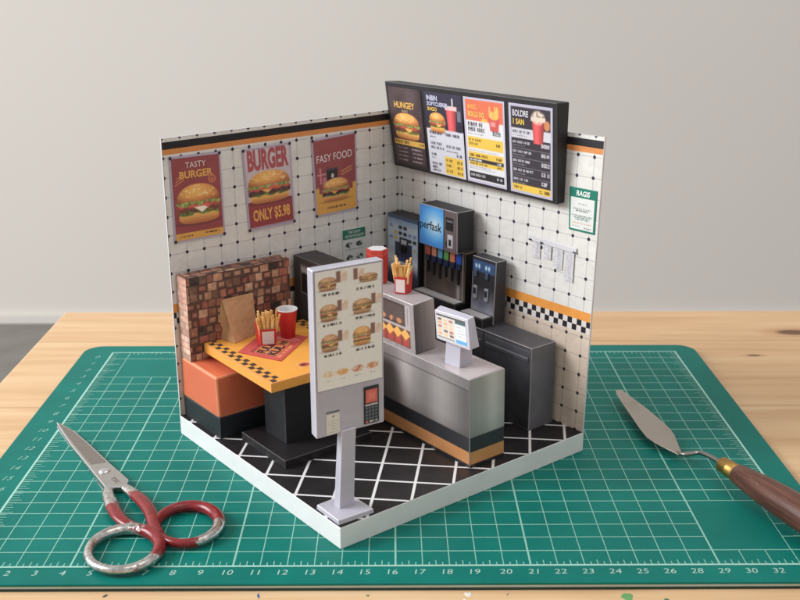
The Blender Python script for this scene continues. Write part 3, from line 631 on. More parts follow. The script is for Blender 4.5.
TZ = 4.65
t = Thing('dining_table', 'yellow-topped table with chequered edge on a black pedestal foot', 'table', (5.6, 10.4, FZ + .004))
box('foot', t, 4.05, 7.62, 7.9, 12.45, FZ + .005, 1.33, card((28, 26, 28), .5, .12, 'black foot card'), w=.03, foldm=M_DARKFOLD)
box('pedestal', t, 4.6, 6.30, 9.5, 11.55, 1.333, 4.19, card((25, 26, 29), .5, .12, 'black pedestal card'), w=.03, foldm=M_DARKFOLD)
topm = card((230, 162, 74), .45, .10, 'yellow card')
TT = hull('tabletop', t, [(.99, 7.06, 4.195), (6.98, 7.06, 4.195), (6.98, 12.58, 4.195), (.99, 12.47, 4.195)], [(.99, 7.06, TZ - .006), (7.0, 7.06, TZ - .006), (7.02, 12.60, TZ - .006), (.99, 12.48, TZ - .006)], topm, w=.03, foldm=card((206, 140, 92), .5))
q = Quad((.99, 7.06, TZ), (.99, 12.48, TZ), (7.02, 12.60, TZ), (7.0, 7.06, TZ))        # seen from +u: right is +v
for side in (0, 1):
    p = Print()
    for k in range(10):
        for r_ in range(2):
            y = .08 + k * .60 + (.30 if r_ else 0); x = q.w - .36 - .24 * r_ if side else .12 + .24 * r_
            p.rect(q, x, y, x + .24, min(y + .31, q.h - .05), (66, 48, 44), .004)
    p.build('chequered_edge', t, PRINT, TT)
Print().raster(q, 2.9, .7, 3.6, 1.25, .05, lambda X, Y: put(put(fill(X, (230, 162, 74)), soft(np.hypot((X - 3.25) / 1.2, Y - .97) - .21, .05), (178, 52, 40)), soft(np.hypot((X - 3.3) / 1.6, Y - .97) - .08, .04), (70, 40, 36)), .004).build('table_logo', t, PRINT, TT)

t = Thing('placemat', 'red paper placemat with black and orange lettering on the yellow table', 'placemat', (3.2, 9.8, TZ))
A, B_, C_, D_ = (3.02, 11.88), (5.13, 10.94), (3.28, 8.30), (1.25, 9.30)
q = Quad((D_[0], D_[1], TZ + .012), (A[0], A[1], TZ + .012), (B_[0], B_[1], TZ + .012), (C_[0], C_[1], TZ + .012))
q = Quad((A[0], A[1], TZ + .014), (D_[0], D_[1], TZ + .014), (C_[0], C_[1], TZ + .014), (B_[0], B_[1], TZ + .014))
def picm(X, Y):
    img = fill(X, (196, 62, 54)) + (fbm(X, Y, 2, 3) - .5)[..., None] * 20
    put(img, rectm(X, Y, .36, .44, 1.62, 1.55, .03), (206, 116, 58)); words(img, X, Y, .30, 1.9, 1.62, .16, (84, 40, 38), 5, .9); words(img, X, Y, .30, 1.9, .20, .16, (226, 150, 70), 6, .9); put(img, rectm(X, Y, 1.72, .5, 2.2, 1.4, .05), (214, 140, 70)); words(img, X, Y, 1.76, 2.18, .62, .3, (60, 34, 34), 7, .9)
    put(img, rectm(X, Y, 2.35, .30, 2.42, 1.9, .03), (236, 176, 160)); put(img, rectm(X, Y, 2.56, .2, 2.64, 2.1, .03), (226, 150, 136)); return img
sh = hull('sheet', t, [q.pt(0, 0, -.008), q.pt(q.w, 0, -.008), q.pt(q.w, q.h, -.008), q.pt(0, q.h, -.008)], [q.pt(0, 0, .004), q.pt(q.w, 0, .004), q.pt(q.w, q.h, .004), q.pt(0, q.h, .004)], card((190, 60, 52)), w=0)
Print().raster(q, .01, .01, q.w - .01, q.h - .01, .04, picm, .007).build('print', t, PRINT, sh)
Lines(t, sh).text(q, 'FULL', .40, 1.02, 1.60, 1.50, (50, 32, 34), .012, .05).text(q, 'KUL', .40, .48, 1.60, .94, (50, 32, 34), .012, .05)

t = Thing('paper_bag', 'folded brown kraft paper takeaway bag on the yellow table', 'bag', (1.5, 10.8, TZ))
bm = bmesh.new()
z0, zt = TZ + .004, 6.55
B4 = [(.72, 11.60, z0), (1.95, 11.38, z0), (1.45, 9.86, z0), (.99, 9.98, z0)]
R4 = [(1.10, 11.54, zt), (1.20, 11.53, zt), (1.20, 9.92, zt + .02), (1.08, 9.92, zt + .02)]
ml, mr = (1.18, 11.30, 5.55), (1.14, 10.10, 5.55)
b = [bm.verts.new(x) for x in B4]; r = [bm.verts.new(x) for x in R4]; ml, mr = bm.verts.new(ml), bm.verts.new(mr)
mid = [bm.verts.new(x) for x in ((1.0, 11.58, 5.75), (1.50, 11.47, 5.75), (1.28, 9.90, 5.75), (1.02, 9.94, 5.75))]
F = bm.faces.new
F(b[::-1]); F(r); F((b[1], b[2], mid[2], mid[1])); F((mid[1], mid[2], r[2], r[1])); F((b[3], b[0], mid[0], mid[3])); F((mid[3], mid[0], r[0], r[3]))
F((b[0], b[1], ml)); F((b[1], mid[1], ml)); F((mid[1], r[1], ml)); F((r[1], r[0], ml)); F((r[0], mid[0], ml)); F((mid[0], b[0], ml))
F((b[2], b[3], mr)); F((b[3], mid[3], mr)); F((mid[3], r[3], mr)); F((r[3], r[2], mr)); F((r[2], mid[2], mr)); F((mid[2], b[2], mr))
bmesh.ops.recalc_face_normals(bm, faces=bm.faces); bmesh.ops.subdivide_edges(bm, edges=bm.edges, cuts=2, use_grid_fill=True)
for v in bm.verts:
    if v.co.z > z0 + .05: v.co += Vector((random.uniform(-.012, .012), random.uniform(-.012, .012), 0))
from_bm('bag_body', bm, t, bag_paper())
hull('folded_rim', t, [(1.205, 11.52, zt - .42), (1.245, 11.52, zt - .42), (1.265, 9.93, zt - .40), (1.225, 9.93, zt - .40)], [(1.18, 11.54, zt + .012), (1.225, 11.53, zt + .006), (1.225, 9.91, zt + .03), (1.18, 9.91, zt + .034)], bag_paper(), w=.01)

FRY = print_mat('potato fry', .6, 0, .3, .2)
def fry_mat():
    b = NB('fried potato'); o = b.coord(); n = b.noise(o, 12, 3, .6); oi = b.n('ShaderNodeObjectInfo').outputs['Random']
    c = b.ramp(n, [(.3, lin((216, 160, 88))), (.55, lin((240, 204, 136))), (.75, lin((248, 222, 166)))]); c = b.mix(b.m('MULTIPLY', oi, .35), c, lin((206, 146, 80)))
    b.bump(n, .3, .01); return b.set(Base_Color=c, Roughness=.55)
M_FRY = fry_mat()
def fries(label, c, zb, rot, w, d, h, fh, n, seed, group):
    t = Thing('fries_carton', label, 'fries', (c[0], c[1], zb), group=group); r = random.Random(seed)
    cu, sv = math.cos(rot), math.sin(rot)
    # local: a along the wide side, e out of the front
    def P(a, e, z): return (c[0] + e * cu - a * sv, c[1] + e * sv + a * cu, zb + z)
    red = card((196, 52, 50), .45, .10, 'red carton card'); fl = 1.14
    outer0 = [P(-w / 2, -d / 2, .003), P(-w * .36, d / 2, .003), P(w * .36, d / 2, .003), P(w / 2, -d / 2, .003)]
    outer1 = [P(-w / 2 * fl, -d / 2 * 1.1, h * 1.18), P(-w * .38, d / 2 * 1.15, h * .92), P(w * .38, d / 2 * 1.15, h * .92), P(w / 2 * fl, -d / 2 * 1.1, h * 1.18)]
    bm = bmesh.new(); a = [bm.verts.new(x) for x in outer0]; b_ = [bm.verts.new(x) for x in outer1]
    inn = [bm.verts.new(P(x * .94, e * .9, z)) for x, e, z in ((-w / 2 * fl, -d / 2 * 1.1, h * 1.17), (-w * .38, d / 2 * 1.15, h * .91), (w * .38, d / 2 * 1.15, h * .91), (w / 2 * fl, -d / 2 * 1.1, h * 1.17))]
    lowv = [bm.verts.new(P(x * .8, e * .8, h * .5)) for x, e in ((-w / 2, -d / 2), (-w * .36, d / 2), (w * .36, d / 2), (w / 2, -d / 2))]
    bm.faces.new(a[::-1])
    for i in range(4):
        j = (i + 1) % 4; bm.faces.new((a[i], a[j], b_[j], b_[i])); f = bm.faces.new((b_[i], b_[j], inn[j], inn[i])); f.material_index = 1; bm.faces.new((inn[i], inn[j], lowv[j], lowv[i]))
    bm.faces.new(lowv); from_bm('carton', bm, t, [red, card((222, 120, 116), .5)])
    q = Quad(P(w * .30, d / 2 * 1.13 + .012, h * .80), P(-w * .30, d / 2 * 1.13 + .012, h * .80), P(-w * .29, d / 2 + .016, h * .08), P(w * .29, d / 2 + .016, h * .08))
    Print().poly(q, [(0, 0), (q.w, 0), (q.w, q.h), (0, q.h)], (226, 206, 202), .004).build('label_patch', t)
    for i in range(n):
        ax, ey = (i / (n - 1) - .5) * w * .95 + r.uniform(-.04, .04), r.uniform(-.36, .36) * d; ln = fh * r.uniform(.72, 1.0); th = .043 * (1 + r.uniform(-.15, .3))
        tx, ty = ax * r.uniform(.05, .30) + r.uniform(-.07, .07), r.uniform(-.12, .12) + ey * .2; bm = bmesh.new(); bot, top = [], []
        for sx, sy in ((-1, -1), (1, -1), (1, 1), (-1, 1)): bot.append(P(ax * .8 + sx * th, ey + sy * th, h * .52)); top.append(P(ax + tx + sx * th * .9, ey + ty + sy * th * .9, ln))
        mid_ = [tuple((x + y) / 2 + r.uniform(-.02, .02) for x, y in zip(p_, q_)) for p_, q_ in zip(bot, top)]
        va, vb, vc = ([bm.verts.new(x) for x in l_] for l_ in (bot, mid_, top)); bm.faces.new(va[::-1]); bm.faces.new(vc)
        for A1, B1 in ((va, vb), (vb, vc)):
            for k in range(4): bm.faces.new((A1[k], A1[(k + 1) % 4], B1[(k + 1) % 4], B1[k]))
        fold(bm, .015, 1, 0); from_bm('fry', bm, t, M_FRY)
fries('small red carton of golden fries on the red placemat', (2.88, 10.24), TZ + .022, .42, .92, .58, .86, 1.62, 24, 3, 'cartons of fries')

def lathe(bm, c, prof, n=32, lay=None):
    rings = [[bm.verts.new((c[0] + r_ * math.cos(2 * math.pi * k / n), c[1] + r_ * math.sin(2 * math.pi * k / n), c[2] + z_)) for k in range(n)] for r_, z_ in prof]
    fs = []
    for A1, B1 in zip(rings, rings[1:]): fs.append([bm.faces.new((A1[k], A1[(k + 1) % n], B1[(k + 1) % n], B1[k])) for k in range(n)])
    return rings, fs
t = Thing('paper_cup', 'red paper cup with white rim on the placemat beside the fries', 'cup', (2.70, 9.03, TZ + .02))
bm = bmesh.new(); R_, F_ = lathe(bm, (2.70, 9.03, TZ + .024), [(.33, 0), (.46, 1.32)]); bm.faces.new(R_[0][::-1]); from_bm('cup_body', bm, t, card((196, 54, 54), .42, .08, 'red cup card'), smooth=True)
bm = bmesh.new(); R_, F_ = lathe(bm, (2.70, 9.03, TZ + .024), [(.465, 1.315), (.49, 1.335), (.48, 1.375), (.435, 1.375), (.425, 1.32), (.31, .12)]); bm.faces.new(R_[-1]); from_bm('cup_rim', bm, t, M_WHITE, smooth=True)

# ------------------------------------------------------------------ waste bin behind the table
t = Thing('waste_bin', 'dark box-shaped waste bin with a flap between brick bench and kiosk', 'bin', (1.4, 6.3, FZ + .004))
box('bin_body', t, .12, 2.66, 5.62, 6.98, FZ + .005, 7.70, card((58, 54, 56), .5, .14, 'dark grey card'), w=.03, foldm=card((112, 104, 104), .55))
q = Quad((.12, 6.98, 7.70), (2.66, 6.98, 7.70), (2.66, 6.98, FZ), (.12, 6.98, FZ))
def picb(X, Y):
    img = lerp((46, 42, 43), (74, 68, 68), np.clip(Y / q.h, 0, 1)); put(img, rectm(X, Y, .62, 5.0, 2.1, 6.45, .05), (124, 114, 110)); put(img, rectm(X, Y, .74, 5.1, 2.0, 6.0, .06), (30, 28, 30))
    put(img, rectm(X, Y, .70, 6.1, 1.5, 6.35, .04), (186, 180, 176)); put(img, rectm(X, Y, .66, .3, .70, 4.9, .03), (96, 90, 90)); return img
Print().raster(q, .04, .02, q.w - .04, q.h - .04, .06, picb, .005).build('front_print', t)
q2 = sub(q, .74, 5.1, 2.0, 6.0)
hull('flap', t, [q2.pt(0, 0, .01), q2.pt(q2.w, 0, .01), q2.pt(q2.w, q2.h, .01), q2.pt(0, q2.h, .01)], [q2.pt(.05, .03, .05), q2.pt(q2.w - .05, .03, .05), q2.pt(q2.w - .05, q2.h - .05, .03), q2.pt(.05, q2.h - .05, .03)], card((36, 34, 36), .45), w=.01)

# ------------------------------------------------------------------ back counter and drink machines
t = Thing('back_counter', 'dark grey two-drawer counter standing against the tiled wall under the drink machines', 'counter', (6.2, .9, FZ + .004))
BU, BV, BZ = 11.31, 1.80, 4.93
cab = box('cabinet', t, 1.6, BU, .26, BV, FZ + .005, BZ - .01, card((76, 75, 80), .5, .12, 'dark grey card'), w=.035, foldm=card((150, 146, 150), .55), wob=0)
q = Quad((1.6, BV, BZ), (BU, BV, BZ), (BU, BV, FZ), (1.6, BV, FZ))
for x0, x1 in ((.15, 3.3), (3.42, 6.55), (6.67, q.w - .05)):
    qd = sub(q, x0, .12, x1, q.h - .1)
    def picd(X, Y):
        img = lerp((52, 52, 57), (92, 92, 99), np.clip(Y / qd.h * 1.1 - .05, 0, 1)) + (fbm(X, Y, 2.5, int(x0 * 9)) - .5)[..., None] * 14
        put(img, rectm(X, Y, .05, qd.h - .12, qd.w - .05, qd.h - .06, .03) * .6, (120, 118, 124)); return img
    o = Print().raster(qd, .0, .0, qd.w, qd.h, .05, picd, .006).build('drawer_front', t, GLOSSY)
    bm = bmesh.new(); c = [qd.pt(.12, qd.h - .62, .012), qd.pt(qd.w - .12, qd.h - .62, .012), qd.pt(qd.w - .12, qd.h - .38, .012), qd.pt(.12, qd.h - .38, .012)]; d = [qd.pt(.12, qd.h - .60, .07), qd.pt(qd.w - .12, qd.h - .60, .07), qd.pt(qd.w - .12, qd.h - .42, .10), qd.pt(.12, qd.h - .42, .10)]
    bm_hull(bm, c, d); fold(bm, .015, 1, 0); from_bm('handle', bm, t, card((116, 116, 124), .35, .08, 'grey handle card', .1, .3), o)
q = Quad((BU, BV, BZ), (BU, .26, BZ), (BU, .26, FZ), (BU, BV, FZ))
Print().raster(q, .03, .02, q.w - .03, q.h - .03, .06, lambda X, Y: lerp((84, 84, 90), (100, 99, 106), np.clip(1 - X / q.w, 0, 1)) + (fbm(X, Y, 1.5, 4) - .5)[..., None] * 18, .006).build('side_print', t, PRINT, cab)

DG = 'drink machines on the back counter'
BLK = card((36, 35, 38), .5, .12, 'black machine card'); BF = card((150, 146, 148), .55, .05, 'pale fold')
t = Thing('drink_machine', 'tall blue-fronted vending dispenser in the wall corner, left of the black machines', 'drink machine', (1.4, .7, BZ + .004), group=DG)
t.o['label'] = 'tall dispenser with misty blue front and button rows, in the wall corner'
box('machine_body', t, .16, 2.62, .26, 1.2, FZ + .005, 8.95, BLK, w=.03, foldm=card((70, 70, 76)), wob=0)
q = Quad((.16, 1.2, 8.95), (2.62, 1.2, 8.95), (2.62, 1.2, FZ), (.16, 1.2, FZ))
def pica(X, Y):
    y = Y - (q.h - 4.1); tt = np.clip(y / 4.1, 0, 1); img = lerp((44, 56, 90), (178, 196, 216), np.clip((tt - .12) * 2.0, 0, 1)); hz = np.exp(-((y - 1.75) / .45) ** 2); img = img * (1 - .7 * hz[..., None]) + np.array((224, 228, 232)) * .8 * hz[..., None]
    img = img + ((fbm(X, Y, 2, 4) - .5) * 26)[..., None]; put(img, soft(y - .9 - .5 * vn(X, Y * 0, 2, 3), .4) * .8, (34, 40, 66)); put(img, rectm(X, y, 0, 3.9, q.w, 4.1), (34, 36, 44)); put(img, np.clip((y - 3.4) * 1.2, 0, .55), (84, 118, 160))
    r = np.random.RandomState(4)
    for i in range(6):
        for j in range(3):
            if j == 2 and 1 < i < 4: continue
            x0 = .16 + i * .38; y0 = 3.42 - j * .30; c = [(24, 26, 36), (190, 196, 204), (28, 30, 40), (210, 170, 70)][r.randint(4)] if r.rand() < .8 else (120, 140, 170); put(img, rectm(X, y, x0, y0, x0 + .26, y0 + .17, .03), c)
    put(img, rectm(X, y, .62, 1.75, 1.98, 2.72, .03), (26, 40, 78)); put(img, rectm(X, y, .62, 1.75, 1.98, 1.98, .03), (24, 62, 128)); put(img, rectm(X, y, .98, 2.3, 1.7, 3.0, .03), (30, 30, 38)); put(img, rectm(X, y, 1.1, 2.66, 1.55, 2.9, .03), (186, 188, 196)); put(img, soft(np.hypot(X - 2.2, y - 2.5) - .07, .04), (206, 150, 70)); return img
Print().raster(q, .02, .9, q.w - .02, q.h - .02, .035, pica, .006).build('front_print', t, GLOSSY)
for x in (1.16, 1.36):
    qq = sub(q, x, q.h - 1.9, x + .12, q.h - 1.52); hull('spout', t, *box_pts(qq, .008, .08), card((24, 24, 28), .4), w=.015)

t = Thing('drink_machine', 'black soda fountain with blue header box, a pale glow printed on it, over a row of six taps', 'drink machine', (4.4, .7, BZ + .004), group=DG)
box('lower_body', t, 2.86, 5.92, .27, 1.0, BZ + .005, 7.95, card((24, 22, 25), .5, .1, 'black tap-panel card'), w=.03, foldm=card((120, 104, 84)), wob=0)
box('drip_tray', t, 2.75, 6.02, 1.004, 1.72, BZ + .005, 5.56, card((30, 29, 31), .45, .1, 'black tray card'), w=.03, foldm=M_DARKFOLD)
qt = Quad((2.75, 1.004, 5.565), (6.02, 1.004, 5.565), (6.02, 1.72, 5.565), (2.75, 1.72, 5.565))
Print().raster(qt, .1, .06, qt.w - .1, qt.h - .06, .04, lambda X, Y: brushed(X, Y, (190, 186, 186), 3, 14, False), .006).build('tray_grille', t, GLOSSY)
hd = hull('header_box', t, [(2.93, .27, 7.955), (5.78, .27, 7.955), (5.78, 1.40, 7.955), (2.93, 1.40, 7.955)], [(2.93, .27, 9.96), (5.70, .27, 9.96), (5.74, 1.40, 9.98), (2.97, 1.40, 9.98)], BLK, w=.035, foldm=BF)
q = Quad((2.97, 1.40, 9.98), (5.74, 1.40, 9.98), (5.78, 1.40, 7.955), (2.93, 1.40, 7.955))
def pich(X, Y):
    r = np.hypot((X - 1.15) / 1.3, (Y - 1.1) / 1.1); img = lerp((232, 248, 255), (34, 150, 232), np.clip(r * 1.25, 0, 1)); k = np.clip((r - .75) * 1.2, 0, 1); img = img * (1 - k[..., None]) + np.array((14, 84, 176)) * k[..., None]  # pale glow drawn into the header's blue print, nothing emits
    put(img, rectm(X, Y, 1.86, -.1, 5, 5), (104, 88, 88)); put(img, rectm(X, Y, 1.83, -.1, 1.89, 5), (22, 24, 32)); put(img, rectm(X, Y, 2.0, 1.05, 2.55, 1.68, .03), (28, 26, 30)); put(img, rectm(X, Y, 2.06, 1.46, 2.5, 1.56, .03), (110, 104, 108)); put(img, rectm(X, Y, 2.12, .22, 2.5, .86, .04), (196, 194, 198)); put(img, rectm(X, Y, 2.2, .3, 2.4, .62, .04), (44, 42, 48)); put(img, rectm(X, Y, 2.0, .2, 2.1, .5, .04), (40, 38, 42)); return img
hp = Print().raster(q, .03, .03, q.w - .05, q.h - .03, .03, pich, .008).build('header_panel', t, GLOSSY)
Print().text(q, 'perfask', .08, .70, 1.70, 1.26, (20, 28, 42), .014, .012).build('lettering', t, GLOSSY, hp)
q = Quad((2.86, 1.0, 7.95), (5.92, 1.0, 7.95), (5.92, 1.0, 5.5), (2.86, 1.0, 5.5))
def picl(X, Y):
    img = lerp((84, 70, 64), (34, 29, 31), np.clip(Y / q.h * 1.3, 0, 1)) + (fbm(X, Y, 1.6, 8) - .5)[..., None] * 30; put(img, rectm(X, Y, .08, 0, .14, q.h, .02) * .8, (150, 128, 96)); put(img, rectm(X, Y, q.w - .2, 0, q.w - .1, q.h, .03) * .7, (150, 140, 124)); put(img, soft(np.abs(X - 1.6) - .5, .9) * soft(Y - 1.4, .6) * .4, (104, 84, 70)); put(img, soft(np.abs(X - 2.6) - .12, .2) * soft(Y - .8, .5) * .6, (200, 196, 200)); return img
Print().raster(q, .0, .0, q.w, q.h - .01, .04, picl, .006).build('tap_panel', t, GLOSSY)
for i, c in enumerate([(176, 84, 70), (196, 132, 110), (90, 150, 180), (96, 150, 84), (196, 118, 86), (44, 74, 168)]):
    x = .20 + i * .455; qq = sub(q, x, 1.86, x + .34, 2.36); lb = hull('tap_label', t, *box_pts(qq, .008, .05), card(c, .4, .14), w=.012)
    qb = sub(q, x + .02, 1.58, x + .34, 1.85); hull('tap_head', t, *box_pts(qb, .008, .10), card((34, 42, 72), .4), w=.02)
    qc = sub(q, x + .12, .98 - .08 * (i % 3), x + .22, 1.575); hull('tap_lever', t, *box_pts(qc, .03, .09), card((22, 22, 28), .4), w=.015)

t = Thing('drink_machine', 'smaller grey twin-spout drink machine nearest the chequered wall band', 'drink machine', (7.2, .8, BZ + .004), group=DG)
GR = card((50, 49, 53), .45, .12, 'charcoal machine card')
hull('machine_body', t, [(6.42, .27, BZ + .005), (8.02, .27, BZ + .005), (8.02, 1.06, BZ + .005), (6.42, 1.06, BZ + .005)], [(6.42, .27, 8.0), (8.02, .27, 8.0), (8.02, .96, 8.0), (6.42, .96, 8.0)], GR, w=.035, foldm=BF)
box('drip_tray', t, 6.34, 8.0, 1.075, 1.74, BZ + .005, 5.36, card((34, 33, 36), .45, .1), w=.03, foldm=M_DARKFOLD)
qt = Quad((6.34, 1.075, 5.365), (8.0, 1.075, 5.365), (8.0, 1.74, 5.365), (6.34, 1.74, 5.365))
Print().raster(qt, .06, .05, qt.w - .06, qt.h - .05, .04, lambda X, Y: brushed(X, Y, (194, 190, 192), 13, 14, False), .006).build('tray_grille', t, GLOSSY)
q = Quad((6.42, .96, 8.0), (8.02, .96, 8.0), (8.02, 1.045, 5.37), (6.42, 1.045, 5.37))
def picc(X, Y):
    img = lerp((150, 150, 162), (38, 37, 42), np.clip(Y / 1.3, 0, 1)); put(img, soft(np.abs(X - .75) - .25, .4) * soft(np.abs(Y - .35) - .1, .7) * .6, (54, 66, 96)); put(img, rectm(X, Y, .05, 1.95, q.w - .05, 2.48, .05), (44, 74, 118)); put(img, rectm(X, Y, .06, 2.48, q.w - .06, q.h, .03), (40, 40, 46))
    for x in (.28, .48, .95, 1.15): put(img, soft(np.hypot(X - x, (Y - 2.2) / 1.6) - .07, .07), (176, 210, 232))
    put(img, rectm(X, Y, .05, .05, .09, 1.9, .02), (128, 128, 138)); return img
Print().raster(q, .03, .0, q.w - .03, q.h - .02, .03, picc, .008).build('front_print', t, GLOSSY)
for x in (.22, .98):
    qq = sub(q, x, .62, x + .24, 1.24); s_ = hull('spout_switch', t, *box_pts(qq, .01, .09), card((150, 148, 154), .35), w=.02); qd = sub(q, x + .05, .84, x + .19, 1.14); hull('switch_button', t, *box_pts(qd, .092, .12), card((40, 40, 46), .4), s_, w=.01)
    qd = sub(q, x + .04, 1.70, x + .20, 2.0); hull('spout', t, *box_pts(qd, .01, .12), card((70, 82, 104), .35), w=.02)

# ------------------------------------------------------------------ service counter and what stands on it
CU0, CU1, CV0, CV1, CZ = 2.95, 12.35, 4.40, 6.42, 4.96
t = Thing('service_counter', 'long brushed-steel service counter with black and orange base stripes', 'counter', (7.6, 5.4, FZ + .004))
core = hull('counter_body', t, [(CU0, CV0, FZ + .005), (CU1 + .04, CV0, FZ + .005), (CU1 + .02, CV1 - .08, FZ + .005), (CU0, CV1 - .04, FZ + .005)], [(CU0, CV0, CZ - .006), (CU1 - .06, CV0, CZ - .006), (CU1, CV1 + .03, CZ - .006), (CU0, CV1 + .03, CZ - .006)], card((126, 122, 122), .5, .08, 'grey card'), w=.03, foldm=card((196, 190, 192), .5))
q = Quad((CU0, CV1 + .032, CZ), (CU1, CV1 + .032, CZ), (CU1 + .02, CV1 - .078, FZ + .005), (CU0, CV1 - .038, FZ + .005))
STEEL = print_mat('steel-printed card', .36, .25, .5, .06)
def picf(X, Y):
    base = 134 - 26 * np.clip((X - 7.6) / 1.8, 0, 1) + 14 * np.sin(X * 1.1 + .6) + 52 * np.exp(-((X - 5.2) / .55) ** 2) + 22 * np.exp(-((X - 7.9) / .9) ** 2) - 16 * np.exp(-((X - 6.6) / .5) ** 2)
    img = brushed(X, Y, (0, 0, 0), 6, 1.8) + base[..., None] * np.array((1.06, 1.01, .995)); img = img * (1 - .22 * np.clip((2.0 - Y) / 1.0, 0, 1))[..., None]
    put(img, rectm(X, Y, 0, 3.52, 20, 3.56, .02) * .8, (66, 62, 64)); put(img, rectm(X, Y, 0, 3.56, 20, 9, .02) * .5, (150, 142, 144))
    put(img, rectm(X, Y, -1, .74, 20, 1.40, .02), (44, 44, 48)); put(img, rectm(X, Y, -1, .16, 20, .74, .02), (204, 134, 68)); put(img, rectm(X, Y, -1, -1, 20, .16, .02), (36, 33, 34)); return img
Print().raster(q, .01, .02, q.w - .02, q.h - .01, .04, picf, .008).build('front_print', t, STEEL, core)
q = Quad((CU1, CV1 + .03, CZ), (CU1 - .06, CV0, CZ), (CU1 + .04, CV0, FZ + .005), (CU1 + .02, CV1 - .08, FZ + .005))
def pice(X, Y):
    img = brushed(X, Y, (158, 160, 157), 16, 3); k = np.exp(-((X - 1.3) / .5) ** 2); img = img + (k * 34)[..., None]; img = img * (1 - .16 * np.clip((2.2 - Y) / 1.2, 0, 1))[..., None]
    put(img, rectm(X, Y, -1, .74, 20, 1.40, .02), (50, 52, 56)); put(img, rectm(X, Y, -1, .16, 20, .74, .02), (212, 142, 72)); put(img, rectm(X, Y, -1, -1, 20, .16, .02), (36, 33, 34)); return img
Print().raster(q, .02, .02, q.w - .02, q.h - .02, .04, pice, .030).build('end_print', t, STEEL, core)
q = Quad((CU0, CV0, CZ), (CU1 - .06, CV0, CZ), (CU1, CV1 + .03, CZ), (CU0, CV1 + .03, CZ))
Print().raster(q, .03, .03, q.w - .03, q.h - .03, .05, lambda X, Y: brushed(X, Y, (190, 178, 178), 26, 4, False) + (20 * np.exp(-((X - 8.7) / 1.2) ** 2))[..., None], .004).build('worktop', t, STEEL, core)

KU0, KU1, KV0, KV1, KZ = 4.35, 8.72, 5.10, 6.38, 7.22
t = Thing('display_cabinet', 'steel hot-food display cabinet with shelves of fries on the counter', 'cabinet', (6.5, 5.7, CZ + .004))
kb = hull('cabinet_body', t, [(KU0, KV0, CZ + .006), (KU1 - .10, KV0, CZ + .006), (KU1 + .05, KV1, CZ + .006), (KU0, KV1, CZ + .006)], [(KU0, KV0 - .02, KZ), (KU1 - .30, KV0 - .02, KZ), (KU1 - .13, KV1, KZ - .02), (KU0, KV1, KZ)], card((166, 156, 158), .45, .08, 'pale steel card'), w=.03, foldm=card((206, 198, 200), .5))
q = Quad((KU0, KV1, KZ), (KU1 - .13, KV1, KZ - .02), (KU1 + .05, KV1, CZ + .006), (KU0, KV1, CZ + .006))
def pick(X, Y):
    img = brushed(X, Y, (150, 142, 144), 9, 8); x = X
    put(img, rectm(x, Y, .2, 1.10, 3.72, 2.06, .03), (58, 50, 52)); put(img, rectm(x, Y, .3, 1.2, 3.64, 1.98, .1), (84, 74, 74)); put(img, rectm(x, Y, .2, .18, 4.06, .98, .03), (88, 66, 56)); put(img, rectm(x, Y, .2, .98, 4.1, 1.08, .02), (176, 168, 170)); put(img, rectm(x, Y, 3.78, 1.1, 4.10, 2.1, .03), (176, 170, 172)); put(img, rectm(x, Y, 3.9, 1.2, 3.94, 2.0, .03), (112, 106, 108))
    for k in range(6): put(img, soft(np.hypot((X - .5 - .56 * k) / 1.5, Y - 1.28) - .12, .06) * (fbm(X, Y, 8, k) > .36), (196, 128, 84))
    for k in range(7):
        cx = .42 + .55 * k; put(img, rectm(X, Y, cx - .24, .20, cx + .24, .74, .04), (164, 48, 40)); put(img, soft(np.maximum(np.abs(X - cx) * .8 + np.abs(Y - .74) - .26, -1), .05), (226, 166, 66)); put(img, rectm(X, Y, cx - .24, .2, cx - .2, .6, .03), (110, 30, 30))
    return img
Print().raster(q, .04, .03, q.w - .03, q.h - .03, .032, pick, .008).build('glass_front', t, GLOSSY)
q = Quad((KU1 - .13, KV1, KZ - .02), (KU1 - .30, KV0 - .02, KZ), (KU1 - .10, KV0, CZ + .006), (KU1 + .05, KV1, CZ + .006))
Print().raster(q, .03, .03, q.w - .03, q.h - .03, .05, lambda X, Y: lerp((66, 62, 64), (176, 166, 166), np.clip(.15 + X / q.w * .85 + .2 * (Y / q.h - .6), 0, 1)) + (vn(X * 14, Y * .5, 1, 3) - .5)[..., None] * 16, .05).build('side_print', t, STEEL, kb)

fries('red carton of fries on top of the steel display cabinet', (6.98, 5.68), KZ + .006, 1.0, .72, .46, .84, 1.62, 20, 8, 'cartons of fries')
t = Thing('paper_carton', 'tall red six-sided paper carton with white top on the display cabinet', 'carton', (4.98, 5.62, KZ + .004))
hexa = lambda r_, z_, n_=6: [(5.08 + r_ * math.cos(math.pi * 2 * k / n_ + .2), 5.62 + r_ * math.sin(math.pi * 2 * k / n_ + .2), z_) for k in range(n_)]
hull('carton_body', t, hexa(.45, KZ + .006), hexa(.50, 8.62), card((198, 58, 52), .45, .1, 'red carton card'), w=.02, foldm=card((222, 100, 90)))
hull('lid_band', t, hexa(.495, 8.623), hexa(.51, 8.82), card((206, 74, 64), .45), w=.01); hull('inner_top', t, hexa(.43, 8.823), hexa(.45, 8.84), M_WHITE, w=0)

